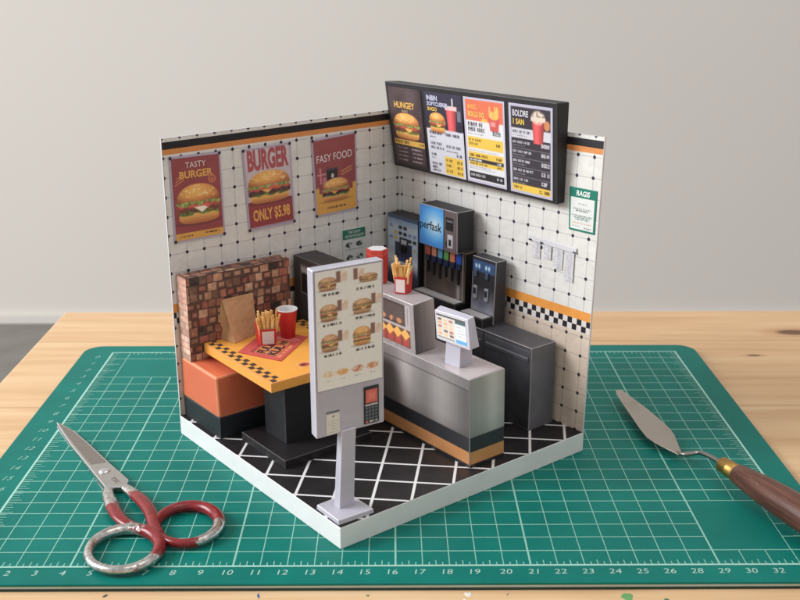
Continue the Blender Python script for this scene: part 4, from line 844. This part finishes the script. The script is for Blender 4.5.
t = Thing('order_terminal', 'lilac grey order terminal with tilted touchscreen on the steel counter', 'terminal', (10.7, 5.5, CZ + .004))
LIL = card((180, 178, 190), .45, .06, 'lilac grey card'); LF = card((214, 210, 220), .5, .04, 'pale lilac fold')
hull('stand', t, [(10.28, 5.12, CZ + .006), (11.08, 5.12, CZ + .006), (11.14, 5.92, CZ + .006), (10.28, 5.98, CZ + .006)], [(10.26, 5.20, 6.12), (11.08, 5.20, 6.12), (11.14, 5.88, 6.0), (10.26, 5.92, 6.0)], LIL, w=.025, foldm=LF)
f0, f1, f2, f3 = (9.42, 5.86, 7.10), (11.50, 5.86, 7.22), (11.98, 6.12, 6.06), (9.88, 6.12, 5.99)
ft = (9.44, 5.86, 7.14), (11.49, 5.86, 7.20)
hull('screen_case', t, [(9.86, 5.45, 5.99), f3, f2, (11.80, 5.42, 6.02)], [(9.38, 5.50, 7.22), f0, f1, (11.52, 5.50, 7.30)], LIL, w=.03, foldm=LF)
q = Quad(f0, f1, f2, f3)
def pico(X, Y):
    img = fill(X, (206, 202, 196)); put(img, rectm(X, Y, 0, 1.06, 3, 1.14), (70, 64, 70)); r = np.random.RandomState(2)
    for i in range(3):
        for j in range(5): put(img, rectm(X, Y, .18 + .36 * i, .26 + .155 * j, .42 + .36 * i, .36 + .155 * j, .03), [(214, 150, 104), (176, 96, 70), (112, 84, 70), (226, 180, 130)][r.randint(4)])
    put(img, rectm(X, Y, 1.28, .2, 1.96, 1.02, .02), (218, 220, 222)); put(img, rectm(X, Y, 1.28, .92, 1.96, 1.06, .02), (58, 92, 92)); put(img, rectm(X, Y, 1.28, .12, 1.96, .27, .02), (60, 156, 210)); put(img, rectm(X, Y, .14, .14, 1.2, .18, .02), (90, 88, 92))
    for j in range(4): words(img, X, Y, 1.36, 1.85, .42 + .12 * j, .04, (160, 160, 164), j)
    return img
Print().raster(q, .10, .08, q.w - .16, q.h - .08, .025, pico, .008).build('touchscreen', t, GLOSSY)

# ------------------------------------------------------------------ self-order kiosk
t = Thing('ordering_kiosk', 'tall lilac grey self-order kiosk showing burger pictures at the front floor corner', 'kiosk', (12.0, 12.5, FZ + .004))
hull('base_plate', t, [(11.18, 11.72, FZ + .005), (12.84, 11.72, FZ + .005), (12.77, 13.34, FZ + .005), (11.2, 13.30, FZ + .005)], [(11.18, 11.76, 1.13), (12.82, 11.74, 1.13), (12.73, 13.34, 1.14), (11.22, 13.28, 1.13)], LIL, w=.03, foldm=LF)
hull('post', t, [(11.72, 12.16, 1.135), (12.11, 12.14, 1.135), (12.06, 12.80, 1.135), (11.72, 12.82, 1.135)], [(11.74, 11.96, 4.36), (12.06, 11.96, 4.36), (12.02, 12.60, 4.36), (11.74, 12.60, 4.36)], LIL, w=.025, foldm=LF)
Lk, Rk = Vector((11.80, 13.60, 0)), Vector((12.17, 10.70, 0)); dv = (Rk - Lk).normalized(); nb = Vector((-dv.y, dv.x, 0)); nb = -nb if nb.x > 0 else nb
def K(a, z, b=0.0): p = Lk + dv * a + nb * b; return (p.x, p.y, z)
KW = 2.92
hull('panel', t, [K(0, 4.24), K(KW, 4.26), K(KW - .02, 4.30, .46), K(.02, 4.28, .46)], [K(0, 10.78), K(KW, 10.80), K(KW - .02, 10.80, .46), K(.02, 10.80, .46)], card((174, 172, 182), .5, .12, 'lilac grey card panel', .2), w=.035, foldm=LF)
q = Quad(K(0, 10.79), K(KW, 10.80), K(KW, 4.26), K(0, 4.24))
def pics(X, Y):
    img = fill(X, (227, 230, 225)) + (fbm(X, Y, .6, 4) - .5)[..., None] * 8
    for i, (x0, y0, x1, y1) in enumerate([(.22, 5.70, 1.05, 6.22), (1.66, 5.72, 2.55, 6.20), (.26, 4.54, 1.08, 5.2), (1.60, 4.60, 2.50, 5.2), (.28, 3.36, 1.08, 4.05), (1.60, 3.36, 2.46, 4.12)]):
        cx, cy, w, h = x0 + (x1 - x0) * .45, (y0 + y1) / 2, (x1 - x0) * .92, (y1 - y0) * (1.0 if i != 1 else .7)
        bx_ = x1 - .08 if i != 1 else x0 + .02; put(img, rectm(X, Y, bx_ - .02, cy + .0, bx_ + .16, cy + .42, .02), (132, 84, 70)); put(img, rectm(X, Y, bx_ + .18, cy + .0, bx_ + .42, cy + .26, .03), (222, 196, 176)); put(img, rectm(X, Y, bx_ + .24, cy + .2, bx_ + .42, cy + .36, .06) * .8, (226, 176, 130))
        burger(img, X, Y, cx if i != 1 else cx + .22, cy, w, h, 30 + i, 'brown' if i != 5 else 'stack'); words(img, X, Y, x0 + .12, x1 + .05, y0 - .18, .085, (18, 16, 16), 40 + i, 1.0)
    g = img.mean(axis=2, keepdims=True); img[:] = img * .80 + (g * np.array((1.08, .98, .90))) * .12 + 216 * .08 * np.array((1.0, .99, .97))
    for i, (cx, c) in enumerate([(.58, (222, 190, 150)), (1.15, (220, 160, 84)), (1.80, (190, 112, 76)), (2.42, (206, 134, 84))]):
        put(img, soft(np.hypot((X - cx) / .24, (Y - 2.44) / .12) - 1, .5), (236, 230, 220)); put(img, soft(np.hypot((X - cx) / .24, (Y - 2.48) / .12) - 1, .6) * (.4 + .6 * (fbm(X, Y, 8, i) > .45)), c); words(img, X, Y, cx - .15, cx + .15, 2.18, .04, (140, 140, 138), 60 + i)
    return img
scr = Print().raster(q, .10, 1.88, KW - .07, 6.46, .026, pics, .010).build('screen', t, GLOSSY)
Print().frame(q, .07, 1.85, KW - .04, 6.49, .03, (150, 146, 166), .012).build('screen_border', t, PRINT, scr)
def picx(X, Y):
    img = fill(X, (30, 29, 34)); put(img, rectm(X, Y, 2.09, .98, 2.60, 1.52, .02), (206, 78, 70)); put(img, rectm(X, Y, 2.2, 1.1, 2.5, 1.38, .1) * .4, (236, 150, 130)); put(img, rectm(X, Y, 2.06, .86, 2.62, .93, .02), (190, 188, 190))
    for i in range(4):
        for j in range(4): put(img, rectm(X, Y, 2.08 + .14 * i, .30 + .14 * j, 2.17 + .14 * i, .39 + .14 * j, .03), (88, 108, 128))
    put(img, rectm(X, Y, 2.08, .16, 2.18, .25, .02), (206, 80, 66)); words(img, X, Y, 2.24, 2.6, .17, .07, (206, 204, 206), 3); return img
qq = sub(q, 2.03, .12, 2.67, 1.64); cr = hull('card_reader', t, *box_pts(qq, .0, .05), card((28, 27, 31), .4), w=.01)
Print().raster(q, 2.045, .14, 2.655, 1.62, .022, picx, .062).build('reader_face', t, GLOSSY, cr)
def picp(X, Y):
    img = fill(X, (214, 210, 200)); put(img, soft(np.hypot(X - .72, Y - .76) - .05, .04) * .7, (110, 108, 104))
    for j in range(5): words(img, X, Y, .5, .92, .12 + .11 * j, .045, (140, 138, 132), 20 + j, .6)
    return img
Print().raster(q, .42, .06, .98, .88, .025, picp, .014).build('receipt', t)
hull('receipt_slot', t, *box_pts(sub(q, .42, .93, .98, .97), .0, .012), card((70, 66, 76)), w=0)

# ------------------------------------------------------------------ cutting mat
X0, X1, Y0m, Y1m = -1.72, 33.25, -1.13, 23.12
def rrect(x0, x1, y0, y1, r_, z_, n_=8):
    pts = []
    for cx, cy, a0 in ((x1 - r_, y0 + r_, -90), (x1 - r_, y1 - r_, 0), (x0 + r_, y1 - r_, 90), (x0 + r_, y0 + r_, 180)):
        for k in range(n_ + 1): a = math.radians(a0 + 90 * k / n_); pts.append((cx + r_ * math.cos(a), cy + r_ * math.sin(a), z_))
    return pts
t = Thing('cutting_mat', 'large green self-healing cutting mat with white grid on the wooden table', 'cutting mat', (16, 11, -.30), 'W')
bm = bmesh.new(); bm_hull(bm, rrect(X0, X1, Y0m, Y1m, 1.0, -.295), rrect(X0, X1, Y0m, Y1m, 1.0, -.19)); from_bm('backing_layer', bm, t, card((24, 52, 48), .6, .1, 'dark green vinyl'))
bm = bmesh.new(); bm_hull(bm, rrect(X0, X1, Y0m + .01, Y1m, 1.0, -.188), rrect(X0, X1, Y0m + .01, Y1m, 1.0, -.10)); from_bm('core_layer', bm, t, card((176, 186, 172), .6, .1, 'pale vinyl core'))
bm = bmesh.new(); bm_hull(bm, rrect(X0, X1, Y0m, Y1m, 1.0, -.098), rrect(X0, X1, Y0m, Y1m, 1.0, 0)); fold(bm, .03, 2, 0); from_bm('surface_layer', bm, t, M_VINYL)
q = Quad((X0, Y1m, 0), (X1, Y1m, 0), (X1, Y0m, 0), (X0, Y0m, 0), 'W'); q.w, q.h = X1 - X0, Y1m - Y0m
p = Print(); LC = (132, 188, 174); LC2 = (150, 200, 187); ox, oy = -X0, -Y0m
def vl(x, y0, y1, w_, off, c=LC): p.rect(q, x - w_ / 2 + ox, y0 + oy, x + w_ / 2 + ox, y1 + oy, c, off)
def hl(y, x0, x1, w_, off, c=LC): p.rect(q, x0 + ox, y - w_ / 2 + oy, x1 + ox, y + w_ / 2 + oy, c, off)
thickx = (4, 10, 16, 21, 28); rows = [1, 1.97, 2.92, 3.9, 4.78, 5.7, 6.65, 7.6, 8.55, 9.6, 10.6, 11.66, 12.6, 13.55, 14.5, 15.45, 16.44, 17.4, 18.36, 19.3, 20.25, 21.05]
thicky = (11.66, 16.44, 5.7)
for x in range(1, 32):
    wv = .07 if x in thickx else .034
    if x in (29, 30): vl(x, 0, 1, wv, .004); vl(x, 4.78, 22, wv, .004)
    elif 2 <= x <= 7: vl(x + .27, 0, 18.36, wv, .004) if False else vl(x, 0, 18.36, wv, .004)
    else: vl(x, 0, 22, wv, .004)
for y in rows:
    wv = .07 if y in thicky else .050
    if 1.5 < y < 4.5: hl(y, 0, 28, wv, .007); hl(y, 31, 32, wv, .007)
    elif y in (19.3, 20.25): hl(y, 0, .8, wv, .007); hl(y, 7, 32, wv, .007)
    else: hl(y, 0, 32, wv, .007)
for x in (0, 32): vl(x, 0, 22, .10, .010, LC2)
for y in (0, 22): hl(y, -.05, 32.05, .10, .013, LC2)
for k in range(4, 128):
    if k % 4:
        x = k / 4; ln = .34 if k % 2 == 0 else .24; vl(x, .05, ln, .035, .010); vl(x, 22 - ln, 21.95, .035, .010)
for k in range(1, 5 * 22):
    y = k / 5; ln = .55 if k % 5 == 0 else (.34 if k % 2 else .42); hl(y, .05, ln, .035, .016); hl(y, 32 - ln, 31.95, .035, .016)
p.build('grid_lines', t, INK)
labs = {k: str(k) for k in range(1, 27)}; labs.update({27: '28', 28: '29', 29: '30', 30: '32', 31: '33'})
for x, s_ in labs.items():
    w_ = text_shape(s_, -.008)[2] * .31 * 1.05; xo = x + (-.12 + .05 * (x - 14) / 12 if x < 20 else .03); Print().text(q, s_, xo - w_ / 2 + ox, -.56 + oy, xo + w_ / 2 + ox, -.25 + oy, (172, 206, 195), .008, -.008, .12).build('ruler_number', t, INK)
for k in range(0, 20):
    s_ = str(k); w_ = text_shape(s_, -.008)[2] * .34 * .95; y = 21.35 - k * .96; Print().text(q, s_, -.72 - w_ / 2 + ox, y - .17 + oy, -.72 + w_ / 2 + ox, y + .17 + oy, (140, 190, 177), .008, -.008, .3).build('ruler_number', t, INK)

# ------------------------------------------------------------------ scissors
t = Thing('scissors', 'steel scissors with worn red enamel handles, closed, on the green mat', 'scissors', (4.4, 5.5, .01), 'W')
ST = steel_mat('blade steel', (196, 194, 190), .30, (3, 1, 1)); ST2 = steel_mat('bright ground steel', (224, 224, 226), .2, (1, 1, 1)); STD = steel_mat('dull blade steel', (160, 152, 146), .42, (2, 6, 1)); WH = worn_handle_mat()
def plate(name, outline, z0, z1, mats, bev=.04, mi=0, parent=None, taper=None):
    bm = bmesh.new(); bm_hull(bm, [(x, y, z0 if not taper else taper(x, y)[0]) for x, y in outline], [(x, y, z1 if not taper else taper(x, y)[1]) for x, y in outline]); 
    if bev: fold(bm, bev, 2, mi)
    return from_bm(name, bm, t, mats, parent)
# the lower half lies tucked under the upper one, only its edge showing
plate('blade', [(-.20, 12.26), (1.5, 9.66), (3.3, 6.95), (4.2, 5.5), (3.86, 5.46), (3.40, 6.25), (2.45, 7.85), (.96, 10.12), (-.08, 11.9)], .012, .055, [ST2, ST2], .0)
zu_ = lambda x, y: (.058, .17 + .024 * (12.42 - y))
bl = plate('blade', [(-.27, 12.42), (-.12, 12.30), (.26, 11.96), (.88, 11.36), (1.50, 10.56), (2.10, 9.76), (3.42, 7.92), (4.16, 6.94), (4.72, 6.20), (4.66, 5.56), (3.84, 5.56), (3.66, 5.84), (3.12, 6.70), (2.41, 7.82), (1.16, 9.79), (.40, 11.10), (-.18, 12.16)], 0, 0, [ST, ST2], .07, 1, None, zu_)
# hollow-ground facet: the duller upper face of the blade
fz = lambda x, y: zu_(x, y)[1] + .004
me = bpy.data.meshes.new('ground_face'); fc = [(-.10, 12.18), (.26, 11.84), (.86, 11.24), (1.46, 10.46), (2.06, 9.66), (3.34, 7.88), (2.70, 7.66), (1.42, 9.66), (.58, 11.02), (.02, 11.98)]
me.from_pydata([t.loc((x, y, fz(x, y))) for x, y in fc], [], [tuple(range(len(fc)))]); link('ground_face', me, bl, STD)
bm = bmesh.new(); R_, F_ = lathe(bm, (3.47, 7.02, .296), [(.25, 0), (.25, .03), (.19, .07), (.08, .09)], 20); bm.faces.new(R_[-1]); bm.faces.new(R_[0][::-1]); sc = from_bm('pivot_screw', bm, t, ST2, smooth=True)
zq = lambda x, y: (x, y, zu_(x, y)[1] + .004)
qs = Quad(zq(4.02, 6.60), zq(4.56, 5.92), zq(4.30, 5.70), zq(3.76, 6.36), 'W'); Print().text(qs, 'TSC', .1, .08, qs.w - .1, qs.h - .08, (104, 98, 94), .006, .0, .1).build('maker_mark', t, PRINT, bl)
def bez(pts, n=26):
    P = [Vector(p_) for p_ in pts]; out = []
    for i in range(len(P) - 1):
        a, b_, c_, d_ = P[max(i - 1, 0)], P[i], P[i + 1], P[min(i + 2, len(P) - 1)]; m_ = max(4, n // (len(P) - 1))
        for k in range(m_):
            s_ = k / m_; out.append(.5 * ((2 * b_) + (c_ - a) * s_ + (2 * a - 5 * b_ + 4 * c_ - d_) * s_ ** 2 + (3 * b_ - a - 3 * c_ + d_) * s_ ** 3))
    return out + [P[-1]]
def handle(path, rad, ring_c, ra, rb, ang, zc, rr, paintfn, pathpaint, tilt):
    bm = bmesh.new(); lay = bm.verts.layers.float.new('paint'); pp = bez(path); n_ = len(pp)
    rads = [float(np.interp(i / (n_ - 1), np.linspace(0, 1, len(rad)), rad)) for i in range(n_)]; vals = [float(np.interp(i / (n_ - 1), np.linspace(0, 1, len(pathpaint)), pathpaint)) for i in range(n_)]
    tube(bm, pp, rads, 16, .72, lay=lay, vals=vals); ring, rv, rrad = [], [], []
    for k in range(56):
        a = 2 * math.pi * k / 56; x, y = ra * math.cos(a), rb * math.sin(a); X_, Y_ = x * math.cos(ang) - y * math.sin(ang), x * math.sin(ang) + y * math.cos(ang)
        ring.append((ring_c[0] + X_, ring_c[1] + Y_, zc + tilt * Y_)); rv.append(paintfn(math.atan2(Y_, X_))); rrad.append(rr * (1 + .18 * math.sin(a + 1)))
    tube(bm, ring, rrad, 16, .95, closed=True, lay=lay, vals=rv); return from_bm('handle', bm, t, WH, smooth=True)
def near(a, c, w_): d = abs((a - c + math.pi) % (2 * math.pi) - math.pi); return math.exp(-(d / w_) ** 2)
handle([(3.98, 5.75, .15), (4.08, 5.2, .18), (4.52, 4.1, .26), (5.0, 3.2, .29), (5.5, 2.62, .28), (6.1, 2.25, .26)], [.19, .25, .28, .26, .24, .22], (5.82, .84), 1.30, 1.46, .35, .245, .215, lambda a: .12 + .95 * near(a, .45, 1.0) + .25 * near(a, -1.3, .35), [-.4, -.4, -.1, 1.0, 1.0, .7, .5], 0.0)
handle([(4.46, 5.98, .16), (4.86, 5.50, .20), (5.66, 4.45, .29), (6.25, 3.4, .31), (6.58, 2.5, .29), (6.95, 1.75, .27)], [.18, .24, .28, .27, .25, .22], (7.86, 2.64), 1.22, 1.44, .30, .245, .215, lambda a: .98 - .95 * near(a, -.55, .7) - .35 * near(a, 1.3, .5), [-.4, -.3, .6, 1.1, 1.1, 1.1, 1.1], 0.0)

# ------------------------------------------------------------------ palette knife
t = Thing('palette_knife', 'palette knife with cranked steel blade, brass ferrule and dark wooden handle', 'palette knife', (29.5, 8, .01), 'W')
zb = lambda x, y: .30 + .30 * max(0, min(1, (y - 8.0) / 7))
BLm = steel_mat('brushed blade steel', (188, 180, 171), .38, (1, 5, 1))
ol = [(28.60, 8.32), (28.20, 8.85), (27.80, 9.45), (27.58, 9.90), (27.44, 10.8), (27.34, 11.9), (27.20, 13.3), (27.10, 14.5), (27.14, 14.92), (27.30, 15.06), (27.50, 14.90), (27.84, 14.0), (28.28, 12.8), (28.62, 11.7), (28.84, 10.8), (28.90, 10.2), (28.86, 9.5), (28.80, 8.6), (28.74, 8.36)]
bm = bmesh.new(); bm_hull(bm, [(x, y, zb(x, y)) for x, y in ol], [(x, y, zb(x, y) + .035) for x, y in ol]); fold(bm, .012, 1, 0); from_bm('blade', bm, t, BLm)
bm = bmesh.new(); pth = bez([(28.58, 8.62, .335), (28.80, 8.30, .37), (29.12, 8.19, .46), (29.44, 8.03, .58), (29.68, 7.46, .70), (29.85, 6.86, .79), (29.99, 6.34, .82)], 36)
tube(bm, pth, [.05, .10, .15, .15, .14, .15, .17, .18][:1] + [float(np.interp(i, [0, 8, 16, len(pth)], [.06, .13, .115, .13])) for i in range(1, len(pth))], 12, .85); from_bm('shank', bm, t, steel_mat('grey shank steel', (150, 146, 142), .35), smooth=True)
A0, ax = Vector((29.95, 6.42, .82)), Vector((.390, -.918, .008)).normalized()
def along(prof, n=28):
    bm = bmesh.new(); pts_ = [A0 + ax * d_ for d_, _ in prof]; tube(bm, pts_, [r_ for _, r_ in prof], n, 1.0); return bm
from_bm('ferrule', along([(-.06, .14), (-.05, .30), (-.02, .335), (.40, .35), (.42, .362), (.50, .362), (.52, .355), (.90, .375), (.92, .34)]), t, steel_mat('worn brass', (186, 146, 82), .42), smooth=True)
prof = [(.923, .36), (.94, .42), (1.15, .46), (1.8, .52), (2.6, .59), (3.6, .645), (5.0, .68), (6.8, .68), (8.6, .64), (9.8, .58), (10.4, .46), (10.6, .26), (10.65, .05)]
bm = along(prof, 32); hz = 1e9
o = from_bm('handle', bm, t, dark_wood_mat(), smooth=True)

# ------------------------------------------------------------------ table and room
t = Thing('table', 'light pine wooden table with paint flecks carrying everything', 'table', (18, 8, -75), 'W')
TXL, TXR, TYF, TYB, TH = -5.2, 74.0, -16.0, 30.2, -.302
bm = bmesh.new(); bm_hull(bm, [(TXL, TYF, TH - 2.6), (TXR, TYF, TH - 2.6), (TXR, TYB, TH - 2.6), (TXL, TYB, TH - 2.6)], [(TXL, TYF, TH), (TXR, TYF, TH), (TXR, TYB, TH), (TXL, TYB, TH)]); fold(bm, .15, 2, 0)
tt = from_bm('tabletop', bm, t, M_WOOD)
for v in tt.data.vertices: v.co.x += t.base[0] * S; v.co.y += t.base[1] * S; v.co.z += t.base[2] * S
tt.location = (-t.base[0] * S, -t.base[1] * S, -t.base[2] * S)
for x, y in ((TXL + 3, TYF + 3), (TXR - 8, TYF + 3), (TXL + 3, TYB - 8), (TXR - 8, TYB - 8)): box('leg', t, x, x + 5, y, y + 5, -75, TH - 2.605, M_WOOD, w=.2, wob=0)
def blob(x, y, rx, ry, rgb, seed, ang=0.0):
    r = random.Random(seed); pts_ = []
    for k in range(14): a = 2 * math.pi * k / 14; f = r.uniform(.7, 1.2); a_, b_ = rx * f * math.cos(a), ry * f * math.sin(a); pts_.append((x + a_ * math.cos(ang) - b_ * math.sin(ang), y + a_ * math.sin(ang) + b_ * math.cos(ang)))
    bm = bmesh.new(); bm_hull(bm, [(a, b, TH + .002) for a, b in pts_], [(x + (a - x) * .9, y + (b - y) * .9, TH + .012) for a, b in pts_]); from_bm('paint_fleck', bm, t, card(rgb, .5, .15), tt); o = tt.children[-1]; o.location = (t.base[0] * S, t.base[1] * S, t.base[2] * S)
for a in [(24.25, -1.62, .22, .30, (104, 158, 96), 1), (18.6, -1.40, .12, .16, (226, 222, 214), 2, .6), (18.45, -1.75, .05, .1, (226, 222, 214), 8, .3), (11.1, -1.42, .05, .16, (70, 104, 140), 3, .2), (5.65, -1.40, .06, .13, (64, 70, 84), 4, -.7), (25.6, -1.78, .1, .08, (60, 110, 84), 5), (15.0, -1.44, .06, .05, (84, 110, 76), 6), (20.0, -1.4, .02, .1, (110, 112, 90), 7, -.5), (31.6, -1.7, .4, .02, (120, 96, 60), 9)]: blob(*a)

def struct(name, pts_, m_):
    me = bpy.data.meshes.new(name); me.from_pydata([tuple(c * S for c in p_) for p_ in pts_], [], [(0, 1, 2, 3)]); o = link(name, me, None, m_); o['kind'] = 'structure'; return o
FL, WY = -75.0, 242.0
b = NB('grey floor covering'); o_ = b.coord(); n = b.noise(o_, 1.2, 4, .6); MF = b.set(Base_Color=b.ramp(n, [(.3, lin((126, 122, 117))), (.7, lin((140, 136, 130)))]), Roughness=.6)
struct('floor', [(-600, -400, FL), (700, -400, FL), (700, WY + 2, FL), (-600, WY + 2, FL)], MF)
struct('wall', [(-600, WY, FL), (700, WY, FL), (700, WY, 260), (-600, WY, 260)], plaster_mat())
bm = bmesh.new(); bm_hull(bm, [(-600, WY - .1, FL + .05), (700, WY - .1, FL + .05), (700, WY - 1.6, FL + .05), (-600, WY - 1.6, FL + .05)], [(-600, WY - .1, FL + 2.3), (700, WY - .1, FL + 2.3), (700, WY - 1.4, FL + 2.3), (-600, WY - 1.4, FL + 2.3)])
for v in bm.verts: v.co = v.co * S
bmesh.ops.recalc_face_normals(bm, faces=bm.faces); me = bpy.data.meshes.new('skirting_board'); bm.to_mesh(me); bm.free(); o = link('skirting_board', me, None, card((226, 222, 216), .5, .03, 'white gloss skirting', 0)); o['kind'] = 'structure'

# ------------------------------------------------------------------ light and camera
w = bpy.data.worlds.new('World'); scene.world = w; w.use_nodes = True
bg = w.node_tree.nodes['Background']; bg.inputs[0].default_value = (1.0, .98, .96, 1); bg.inputs[1].default_value = .61
def area(name, loc, target, size, power, rgb):
    l = bpy.data.lights.new(name, 'AREA'); l.shape = 'RECTANGLE'; l.size, l.size_y = size[0] * S, size[1] * S; l.energy = power; l.color = rgb
    o = bpy.data.objects.new(name, l); col.objects.link(o); o.location = [c * S for c in loc]
    o.rotation_euler = (Vector(target) - Vector(loc)).to_track_quat('-Z', 'Y').to_euler(); return o
area('window_light', (-98, -8, 78), (14, 11, 3), (58, 55), 1560, (.94, .975, 1.0))
area('added_wall_fill', (-330, 60, 130), (40, 242, 10), (180, 170), 7600, (.97, .985, 1.0))  # lamp added to brighten the room wall from the left, no known window
area('ceiling_light', (60, -20, 180), (18, 8, 0), (110, 110), 620, (1.0, .95, .88))
cam = bpy.data.cameras.new('camera'); co = bpy.data.objects.new('camera', cam); col.objects.link(co); scene.camera = co
co.location = (15.93 * S, -33.54 * S, 21.29 * S); co.rotation_euler = (math.radians(90) - .316, 0, -.007)
cam.lens = 1042.97 / 800 * 36; cam.sensor_width = 36; cam.clip_start = .05; cam.clip_end = 300
cam.dof.use_dof = True; cam.dof.focus_distance = 4.55; cam.dof.aperture_fstop = 2.6
vs = scene.view_settings; vs.view_transform = 'Standard'; vs.look = 'None'; vs.exposure = 0; vs.gamma = 1
